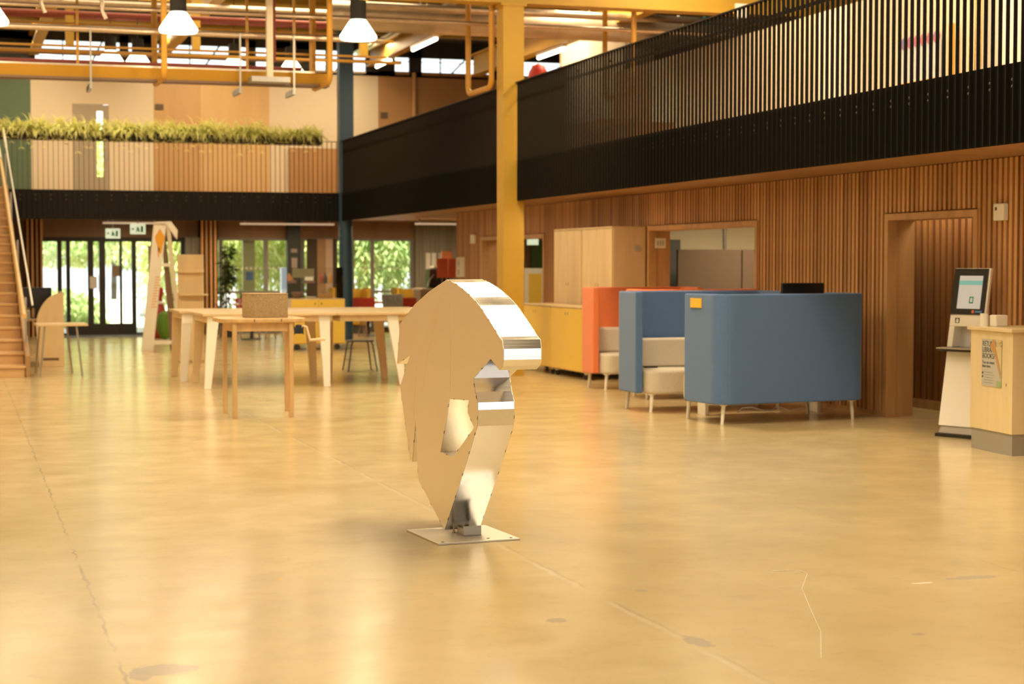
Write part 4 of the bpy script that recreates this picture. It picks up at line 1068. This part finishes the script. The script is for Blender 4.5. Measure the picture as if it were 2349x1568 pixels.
worktable('tall birch worktable behind the front pair', 2.86, 6.35, 23.85, 25.1, [(2.98, 23.92, -.06, -.02), (6.2, 23.95, .03, -.02), (2.98, 25.02, -.05, .03), (6.2, 25.02, .05, .03)])
# stool hidden behind: black wire legs
cs = thing('metal_stool', 'thin-legged dark metal stool under the worktables left of the sculpture', 'stool', (5.75, 25.6, 0))
obj('seat', MB().prism(rounded(-.19, .19, -.19, .19, .08), .44, .46), DARKGREY, cs, bevel=.005)
for sx in (-1, 1):
    for sy in (-1, 1): obj('leg', MB().tube([(sx * .14, sy * .14, .44), (sx * .16, sy * .16, .40), (sx * .22, sy * .2, 0)], .010, 8), DARKGREY, cs, smooth=True)

# small pine table with a wooden crank
wt = thing('crank_table', 'small pine table with rounded top and wooden side crank', 'table', (3.03, 18.4, 0))
obj('tabletop', MB().prism(rounded(-.44, .46, -.40, .42, .16), .99, 1.035), PINE, wt, bevel=.012, seg=3)
m = MB(); m.box(-.32, .33, -.33, -.30, .90, .99).box(-.32, .33, .32, .35, .90, .99).box(-.32, -.29, -.30, .32, .90, .99).box(.30, .33, -.30, .32, .90, .99)
obj('apron', m, PINE, wt)
for x, y in ((-.30, -.35), (.29, -.35), (-.30, .34), (.38, .40)): obj('leg', MB().box(x - .022, x + .022, y - .022, y + .022, 0, .99), PINE, wt, bevel=.003)
cr = obj('crank', MB().tube([(.36, -.30, .955), (.46, -.30, .94), (.50, -.30, .80), (.66, -.30, .81)], .017, 8), mat('pale_pine', (.80, .62, .38), .45), wt, smooth=True)
obj('clamp', MB().box(.34, .40, -.36, -.33, .87, .96).prism([(.32, .95), (.37, .90), (.42, .95), (.42, .86), (.37, .90), (.32, .86)], -.37, -.36, 1), BLACKPLASTIC, wt)
m = MB()
for x in (-.10, .18): m.box(x - .004, x + .004, -.402, -.39, 1.0, 1.03)
obj('peg_marks', m, INK, wt)
bx = thing('cork_box', 'speckled brown box standing on the small pine table', 'box', (3.13, 18.36, 1.036))
obj('shell', MB().prism([(-.25, -.06), (-.17, -.14), (.19, -.14), (.19, .14), (-.25, .14)], 0, .245), CORK, bx, bevel=.006)
obj('lid', MB().prism([(-.252, -.062), (-.172, -.142), (.192, -.142), (.192, .142), (-.252, .142)], .247, .255), PINE, bx)

# ------------------------------------------------------------------ left: desk, bookcase side, computer
dk = thing('side_table', 'small pale table on thin steel legs at the foot of the staircase', 'table', (1.42, 25.95, 0))
obj('tabletop', MB().prism(rounded(-.36, .36, -.40, .40, .03), .715, .745), BIRCHTOP, dk, bevel=.004)
for x, y, dx, dy in ((-.24, -.34, -.07, -.06), (.20, -.34, .07, -.06), (-.28, .34, -.06, .06), (.10, .34, .08, .06)):
    obj('leg', MB().tube([(x, y, .715), (x + dx, y + dy, 0)], .014, 8), GREYMETAL, dk, smooth=True)
bk = thing('display_bay', 'curved plywood end panel of a study bay beside the staircase', 'panel', (1.38, 28.0, 0))
pts = [(-.18, 0.0), (.2, 0.0), (.2, 1.16)] + [(.2 - .42 * math.sin(PI / 2 * k / 10) * 1.0, .62 + .54 * math.cos(PI / 2 * k / 10)) for k in range(0, 11)]
obj('end_panel', MB().prism(pts, -.02, .02, 1), BIRCH, bk, bevel=.003)
obj('slot', MB().box(-.12, .12, -.023, -.0205, .10, .14), mat('slot_brown', (.16, .10, .05), .7), bk)
obj('return_panel', MB().box(.18, .2, .02, .9, 0, 1.16), BIRCH, bk)
dc = thing('computer_desk', 'plain desk carrying a dark screen, half hidden behind the curved panel', 'desk', (1.22, 29.2, 0))
obj('desktop', MB().box(-.5, .3, -.3, .3, .69, .72), BIRCHTOP, dc)
for x in (-.48, .28): obj('leg', MB().box(x - .02, x + .02, -.28, .28, 0, .69), BIRCH, dc)
mt = thing('monitor', 'black computer screen behind the curved plywood panel on the left', 'monitor', (1.24, 29.2, .72))
obj('display', MB().box(-.27, .22, -.02, .02, .17, .50), BLACKPLASTIC, mt, bevel=.006)
obj('stand', MB().box(-.05, .05, -.01, .01, .02, .18).box(-.12, .12, -.09, .09, 0, .02), BLACKPLASTIC, mt)
tag(obj('card_reader', MB().box(-.09, .09, -.08, .08, 0, .14), PAPERGREY, loc=(1.02, 28.98, .72), bevel=.01), 'small grey box on the desk beside the dark screen', 'box')

# ------------------------------------------------------------------ tall A frame with map print
af = thing('tall_easel', 'tall white A-shaped easel with an orange printed leg', 'easel', (3.55, 32.6, 0))
def lean(xb0, xb1, xt0, xt1, zt, y0, y1):
    return MB().prism([(xb0, 0), (xb1, 0), (xt1, zt), (xt0, zt)], y0, y1, 1)
obj('front_leg', lean(-.33, -.12, -.09, .14, 2.34, -.02, .02), WHITEPAINT, af, bevel=.003)
obj('rear_leg', lean(.36, .44, .13, .20, 2.34, -.03, .03), mat('frame_side', (.70, .62, .48), .6), af, bevel=.003)
obj('inner_board', lean(.20, .36, .05, .12, 2.2, .035, .055), mat('easel_brown', (.20, .115, .07), .6), af)
obj('top_cap', MB().prism([(.12, 2.345), (.33, 2.05), (.34, 2.22), (.22, 2.38), (-.08, 2.37), (-.09, 2.345)], -.05, .05, 1), WHITEPAINT, af)
obj('crossbar', MB().box(-.02, .25, -.015, .015, 1.55, 1.61), WHITEPAINT, af)
obj('crossbar', MB().box(-.14, .40, -.015, .015, .12, .19), WHITEPAINT, af)
R = random.Random(5)
bl = [(.02 + .075 * math.cos(a) * (1 + .3 * math.sin(3 * a)), 2.02 + .20 * math.sin(a) * (1 + .15 * math.cos(4 * a))) for a in [2 * PI * k / 28 for k in range(28)]]
m = MB().prism(bl, -.024, -.0205, 1)
m.prism([(-.02, 1.9), (.01, 1.9), (.0, 1.72), (-.02, 1.74)], -.024, -.0205, 1)
for k in range(12): m.box(-.14 + .09 * (k / 12) - .01, -.05 + .09 * (k / 12) - .03 * (k % 2), -.024, -.0205, .8 + k * .05, .815 + k * .05)
obj('map_print', m, ORANGEPRINT, af)
# plywood display stand
ds = thing('display_stand', 'upright plywood display stand with two shelves, left of the worktables', 'display stand', (3.61, 28.5, 0))
obj('back_panel', MB().box(-.21, .21, .0, .02, 0, 1.75), BIRCH, ds, bevel=.003)
for s in (-1, 1): obj('side_panel', MB().prism([(-.02, .0), (.30, .0), (.30, .12), (.02, .92), (.02, 1.0), (-.02, 1.0)], s * .19 - .01, s * .19 + .01, 0, Matrix.Translation((0, .03, 0))), BIRCH, ds)
obj('shelf', MB().box(-.20, .20, -.10, .0, 1.46, 1.48).box(-.20, .20, -.10, -.088, 1.48, 1.52), BIRCH, ds)
obj('shelf', MB().box(-.20, .26, -.16, .0, 1.09, 1.115), BIRCH, ds)
obj('lower_panel', MB().box(-.20, .20, -.03, -.005, .04, 1.0), BIRCH, ds)
# toys by the doors
gt = thing('play_stool', 'round green play cushion by the entrance doors', 'cushion', (4.22, 37.6, 0))
obj('cushion', MB().lathe([(.0, 0), (.10, .02), (.17, .18), (.19, .35), (.15, .52), (.06, .6), (0, .61)], 20), GREENFAB, gt, smooth=True)
rt_ = thing('play_skittle', 'red skittle-shaped play figure by the entrance doors', 'toy', (4.14, 38.3, 0))
obj('figure', MB().lathe([(.0, 0), (.17, .01), (.22, .2), (.2, .45), (.12, .72), (.09, .85), (.13, .97), (.11, 1.08), (0, 1.13)], 20), REDPLASTIC, rt_, smooth=True)
obj('band', MB().lathe([(.121, .74), (.132, .74), (.112, .8), (.10, .8)], 20), PAPER, rt_, smooth=True)
tag(obj('entrance_mat', MB().box(2.2, 5.0, 38.9, 40.1, 0, .012), mat('mat_grey', (.17, .18, .20), .9)), 'grey-blue mat on the floor inside the entrance doors', 'mat')
struct('wall_vestibule', MB().box(4.05, 4.30, YG - .9, YG - .85, 0, 2.0), mat('vestibule_brown', (.16, .10, .06), .6))

# exit signs
def exit_sign(x, y, z, lab):
    t = thing('exit_sign', lab, 'sign', (x, y, z), 0)
    obj('panel', MB().box(-.16, .16, -.012, .012, -.11, .11), SIGNLIGHT, t)
    m = MB()
    # arrow, running man, doorway
    m.box(-.12, -.07, -.016, -.0125, -.01, .01).prism([(-.135, 0), (-.105, -.035), (-.105, .035)], -.016, -.0125, 1)
    m.lathe([(0, 0), (.014, 0), (.014, .003), (0, .003)], 10, M=Matrix.Translation((-.005, -.0125, .05)) @ Matrix.Rotation(PI / 2, 4, 'X'))
    m.prism([(-.03, .03), (.02, .03), (.03, -.02), (.045, -.07), (.02, -.07), (.0, -.03), (-.03, -.07), (-.05, -.06), (-.02, -.01)], -.016, -.0125, 1)
    m.box(.06, .11, -.016, -.0125, -.07, .065)
    obj('pictogram', m, GREEN, t)
    obj('bracket', MB().box(-.01, .01, -.005, .005, .11, 2.595 - z), GREYMETAL, t)
exit_sign(3.70, 38.0, 2.345, 'green and white exit sign nearer the tall white frame')
exit_sign(3.34, 39.95, 2.28, 'green and white exit sign over the middle of the entrance doors')
for x, y, ln, lab in [(3.6, 38.4, 1.2, 'strip light under the far gallery above the entrance'), (7.0, 38.4, 2.1, 'long strip light under the far gallery left of the blue column'), (10.6, 37.2, 2.0, 'strip light over the cafe right of the blue column')]:
    t = thing('strip_light', lab, 'lamp', (x, y, 2.46), 0, 'strip lights below the gallery')
    obj('diffuser', MB().box(-ln / 2, ln / 2, -.04, .04, 0, .04), SOFTGLOW, t, bevel=.01)
    obj('hangers', MB().box(-ln / 2 + .1, -ln / 2 + .12, -.01, .01, .04, .14).box(ln / 2 - .12, ln / 2 - .1, -.01, .01, .04, .14), GREYMETAL, t)

# ------------------------------------------------------------------ cafe
ca = thing('display_cart', 'yellow-fronted cart on castors carrying a glass case', 'cart', (6.40, 32.45, 0))
obj('carcass', MB().box(-.51, .51, -.43, .45, .11, .95), BIRCH, ca, bevel=.003)
for s in (-1, 1):
    d_ = obj('door', MB().box(min(s * .003, s * .50), max(s * .003, s * .50), -.452, -.431, .125, .935), YELLOWDOOR, ca)
    obj('finger_hole', MB().box(s * .06 - .008, s * .06 + .008, -.455, -.4525, .84, .88), INK, d_)
for sx in (-1, 1):
    for sy in (-1, 1): obj('castor', MB().lathe([(0, -.02), (.052, -.02), (.055, 0), (.052, .02), (0, .02)], 14, M=Matrix.Translation((sx * .38, sy * .33, .055)) @ Matrix.Rotation(PI / 2, 4, 'X')).box(sx * .38 - .03, sx * .38 + .03, sy * .33 - .03, sy * .33 + .03, .085, .11), DARKGREY, ca)
gc = thing('glass_case', 'clear glass case of food standing on the yellow cart', 'display case', (6.36, 32.45, .95))
m = MB(); m.box(-.53, .53, -.36, -.354, 0, .58).box(-.53, .53, .354, .36, 0, .58).box(-.53, -.524, -.354, .354, 0, .58).box(.524, .53, -.354, .354, 0, .58).box(-.53, .53, -.36, .36, .58, .586)
obj('glazing', m, CASEGLASS, gc)
obj('shelf', MB().box(-.52, .52, -.02, .34, .28, .286), CASEGLASS, gc)
def food(name, lab, cat, x, y, z, mb, m): tag(obj(name, mb, m, loc=(6.36 + x, 32.45 + y, .95 + z)), lab, cat)
food('food_tray', 'dark tray at the left on the upper shelf of the glass case', 'tray', -.40, .12, .287, MB().box(-.12, .12, -.1, .1, 0, .05), mat('tray_brown', (.22, .14, .11), .6))
food('food_tray', 'dark tray in the middle on the upper shelf of the glass case', 'tray', -.03, .12, .287, MB().box(-.10, .10, -.1, .1, 0, .05), MATS['tray_brown'])
food('pastry_pile', 'orange pastries heaped on the left tray in the glass case', 'pastry', -.40, .12, .338, MB().lathe([(0, 0), (.10, 0), (.06, .06), (.02, .13), (0, .14)], 12), mat('pastry_orange', (.55, .22, .07), .6, var=.6, vscale=30))
food('price_card', 'small white card on the middle tray in the glass case', 'card', -.03, .05, .338, MB().box(-.08, .08, -.004, .004, 0, .07), PAPER)
food('price_board', 'large sage-coloured card standing at the back of the glass case', 'card', -.10, .28, .29, MB().box(-.21, .21, -.006, .006, .1, .27), mat('sage_card', (.33, .31, .20), .7))
food('drink_bottle', 'red bottle on the right of the upper shelf in the glass case', 'bottle', .22, .15, .287, MB().lathe([(0, 0), (.035, 0), (.035, .13), (.015, .17), (.015, .2), (0, .2)], 12), mat('bottle_red', (.40, .10, .08), .4))
food('drink_bottle', 'dark bottle between the red and amber ones in the glass case', 'bottle', .30, .15, .287, MB().lathe([(0, 0), (.035, 0), (.035, .11), (.015, .15), (.015, .19), (0, .19)], 12), mat('bottle_dark', (.10, .08, .07), .4))
food('drink_bottle', 'amber bottle rightmost on the shelf in the glass case', 'bottle', .39, .15, .287, MB().lathe([(0, 0), (.04, 0), (.04, .13), (.018, .18), (.018, .21), (0, .21)], 12), mat('bottle_amber', (.62, .34, .12), .4))
food('serving_bowl', 'brown bowl at the left on the floor of the glass case', 'bowl', -.27, 0, .002, MB().lathe([(0, 0), (.06, 0), (.12, .11), (.11, .12), (0, .03)], 16), MATS['tray_brown'])
food('plate', 'white plate in the middle on the floor of the glass case', 'plate', -.03, -.12, .002, MB().lathe([(0, 0), (.07, 0), (.11, .03), (.10, .035), (0, .01)], 16), PAPER)
food('box_row', 'tan packets lined up at the right on the floor of the glass case', 'packet', .24, -.1, .002, MB().box(-.12, .14, -.05, .05, 0, .10), TAN)

def cafe_chair(label, loc, rotz, m=REDPLASTIC, group='red cafe chairs'):
    t = thing('cafe_chair', label, 'chair', loc, rotz, group)
    obj('seat', MB().prism(rounded(-.21, .21, -.20, .20, .07), .44, .465), m, t, bevel=.008)
    obj('backrest', MB().prism([(.20, .47), (.235, .86), (.215, .86), (.18, .47)], -.19, .19, 0), m, t, bevel=.006)
    for sx in (-1, 1):
        for sy in (-1, 1): obj('leg', MB().tube([(sx * .15, sy * .14, .44), (sx * .21, sy * .20, 0)], .014, 8), mat('chair_leg', (.45, .32, .22), .4), t, smooth=True)
    return t
c0 = cafe_chair('red chair left of the white-topped cafe table, beside the dark wall pier', (5.45, 36.7, 0), -PI / 2)
for (x, y, r, lab) in [(5.95, 37.5, 0.2, 'red chair behind the white-topped cafe table'), (6.35, 36.9, PI / 2 + .2, 'red chair right of the white-topped cafe table'), (6.55, 37.9, 2.4, 'red chair nearest the window behind the glass case'),
                       (8.33, 37.4, 0, 'red chair just right of the blue column'), (8.62, 37.3, .15, 'red chair second from the blue column'), (9.42, 37.4, PI + .1, 'dark red chair in front of the right mustard bench')]:
    dup(c0, (x, y, 0), r, lab)
dup(c0, (9.02, 37.2, 0), PI, 'red chair with a pale grey coat hung on its back')
m = MB()
for k in range(9):
    a = -.21 + .42 * k / 8; m.tube([(a, .0, .93), (a * .95, -.06 - .02 * (k % 2), .75), (a * .8, -.05 + .02 * (k % 2), .50)], .034, 6)
tag(obj('coat', m, GREYFAB, smooth=True, loc=(9.02, 36.97, 0)), 'pale grey coat hanging over a chair back in the cafe', 'coat')
def cafe_table(label, x, y):
    t = thing('cafe_table', label, 'table', (x, y, 0), 0, 'cafe tables')
    obj('tabletop', MB().prism(rounded(-.36, .36, -.3, .3, .05), .74, .77), WHITEPLASTIC, t)
    obj('edge_band', MB().prism(rounded(-.365, .365, -.305, .305, .05), .715, .739), REDPLASTIC, t)
    obj('pedestal', MB().tube([(0, 0, .02), (0, 0, .715)], .035, 10), DARKGREY, t)
    obj('foot', MB().lathe([(0, 0), (.22, 0), (.22, .015), (0, .03)], 20), DARKGREY, t)
cafe_table('white-topped cafe table with red edge below the indoor plant', 5.95, 36.95)
cafe_table('white-topped cafe table right of the blue column', 8.75, 38.1)
for x0, x1, lab in [(8.25, 9.05, 'mustard high-backed bench by the window next to the blue column'), (9.75, 10.3, 'mustard high-backed bench right of the grey coat')]:
    t = thing('bench_seat', lab, 'bench', ((x0 + x1) / 2, 39.4, 0), 0, 'mustard cafe benches'); h = (x1 - x0) / 2
    obj('backrest', MB().box(-h, h, .3, .42, .2, 1.02), MUSTARD, t, bevel=.03)
    obj('seat', MB().box(-h, h, -.25, .29, .2, .45), MUSTARD, t, bevel=.03)
    for s in (-1, 1): obj('wing', MB().box(s * h - .05, s * h + .05, -.1, .43, .46, 1.05), MUSTARD, t, bevel=.03)
    obj('base', MB().box(-h + .05, h - .05, -.2, .38, 0, .2), DARKGREY, t)
cc = thing('cafe_counter', 'grey-brown serving counter behind the top of the sculpture', 'counter', (10.44, 37.5, 0))
obj('front', MB().box(-.72, 1.6, -.3, .3, 0, 1.02), mat('counter_brown', (.30, .24, .18), .5), cc)
obj('worktop', MB().box(-.75, 1.6, -.33, .33, 1.02, 1.06), mat('counter_top', (.52, .48, .42), .35), cc)
obj('logo_mark', MB().lathe([(0, 0), (.07, 0), (.07, .004), (0, .004)], 14, M=Matrix.Translation((-.5, -.301, .80)) @ Matrix.Rotation(PI / 2, 4, 'X')), INK, cc)
cm = thing('coffee_machine', 'black coffee machine on the cafe counter', 'coffee machine', (10.15, 37.45, 1.06))
obj('body', MB().prism([(-.22, 0), (.22, 0), (.26, .22), (.05, .46), (-.2, .42)], -.2, .2, 1), BLACKPLASTIC, cm, bevel=.02)
obj('steam_arm', MB().tube([(-.26, -.22, .05), (-.20, -.22, .2), (-.12, -.21, .3)], .015, 8), GREYMETAL, cm, smooth=True)
obj('cup_shelf', MB().box(-.1, .18, -.17, .17, .455, .49), PAPER, cm)
for k, (x, m_, lab) in enumerate([(10.60, PAPER, 'first white poster on the grey-wood cafe wall'), (10.74, PAPER, 'second white poster on the grey-wood cafe wall'), (10.90, PAPERGREY, 'third, greyer poster on the grey-wood cafe wall'), (11.04, PAPERGREY, 'fourth, greyer poster on the grey-wood cafe wall')]):
    tag(obj('wall_poster', MB().box(x, x + .11, YG - .165, YG - .152, 1.46, 1.86), m_), lab, 'poster', 'posters on the cafe wall')
for x, y, z0, z1, m_, lab in [(10.06, 36.6, 1.30, 1.72, PAPERRED, 'red poster board left of two above the cafe counter'), (10.31, 36.6, 1.30, 1.72, PAPERRED, 'red poster board right of two above the cafe counter'), (10.24, 36.9, 1.66, 1.88, mat('peach_print', (.68, .48, .34), .6), 'peach poster board above the two red ones'), ]:
    t = thing('menu_board', lab, 'poster', (x, y, 0), 0, 'menu boards above the cafe counter')
    obj('card', MB().box(-.12, .12, -.01, .01, z0, z1), m_, t)
    obj('stand', MB().box(-.01, .01, .012, .03, 0, z1), GREYMETAL, t)
t = thing('menu_board', 'white price board at the end of the timber wall above the sculpture', 'poster', (XW - .012, 32.3, 1.53), 0)
obj('card', MB().box(-.012, .01, -.27, .28, -.18, .20), PAPER, t)
m = MB(); m.box(-.014, -.0125, .05, .14, .02, .14).box(-.014, -.0125, .05, .14, -.14, -.04)
obj('print', m, PAPERGREY, t)
# indoor plant
ip = thing('potted_plant', 'tall dark-leaved indoor plant in front of the cafe window', 'plant', (5.62, 38.2, 0))
obj('pot', MB().lathe([(0, 0), (.16, 0), (.21, .4), (.19, .4), (0, .36)], 20), DARKGREY, ip, smooth=True)
R = random.Random(9); m = MB(); f = MB()
for k in range(5):
    x, y = R.uniform(-.08, .12), R.uniform(-.08, .08); tx, ty, tz = x + R.uniform(-.1, .28), y + R.uniform(-.15, .15), R.uniform(1.3, 1.95)
    m.tube([(x, y, .36), ((x + tx) / 2, y, tz * .6), (tx, ty, tz)], .014, 6)
    for c in range(3):
        cz_ = tz - c * R.uniform(.25, .35); cx_ = tx + R.uniform(-.08, .1)
        for q in range(26):
            a = R.uniform(0, 2 * PI); el = R.uniform(-.6, .7); L_ = R.uniform(.12, .24); w = .02
            d_ = Vector((math.cos(a) * math.cos(el), math.sin(a) * math.cos(el), math.sin(el))); s_ = Vector((-math.sin(a), math.cos(a), 0)) * w
            p = Vector((cx_, ty, cz_)) + d_ * .03
            f.add([p, p + d_ * L_ * .5 + s_, p + d_ * L_ - Vector((0, 0, .04)), p + d_ * L_ * .5 - s_], [(0, 1, 2, 3)])
obj('stems', m, BARK, ip); obj('leaves', f, HOUSELEAF, ip)

# thread on the floor
tag(obj('loose_thread', MB().tube([(4.02, 8.20, .003), (4.17, 8.15, .003), (4.16, 8.05, .003), (3.95, 7.7, .003), (3.72, 7.15, .003), (3.56, 6.76, .003), (3.32, 6.3, .003)], .0013, 5), WHITEPAINT), 'long pale thread lying on the concrete floor at lower right', 'thread')
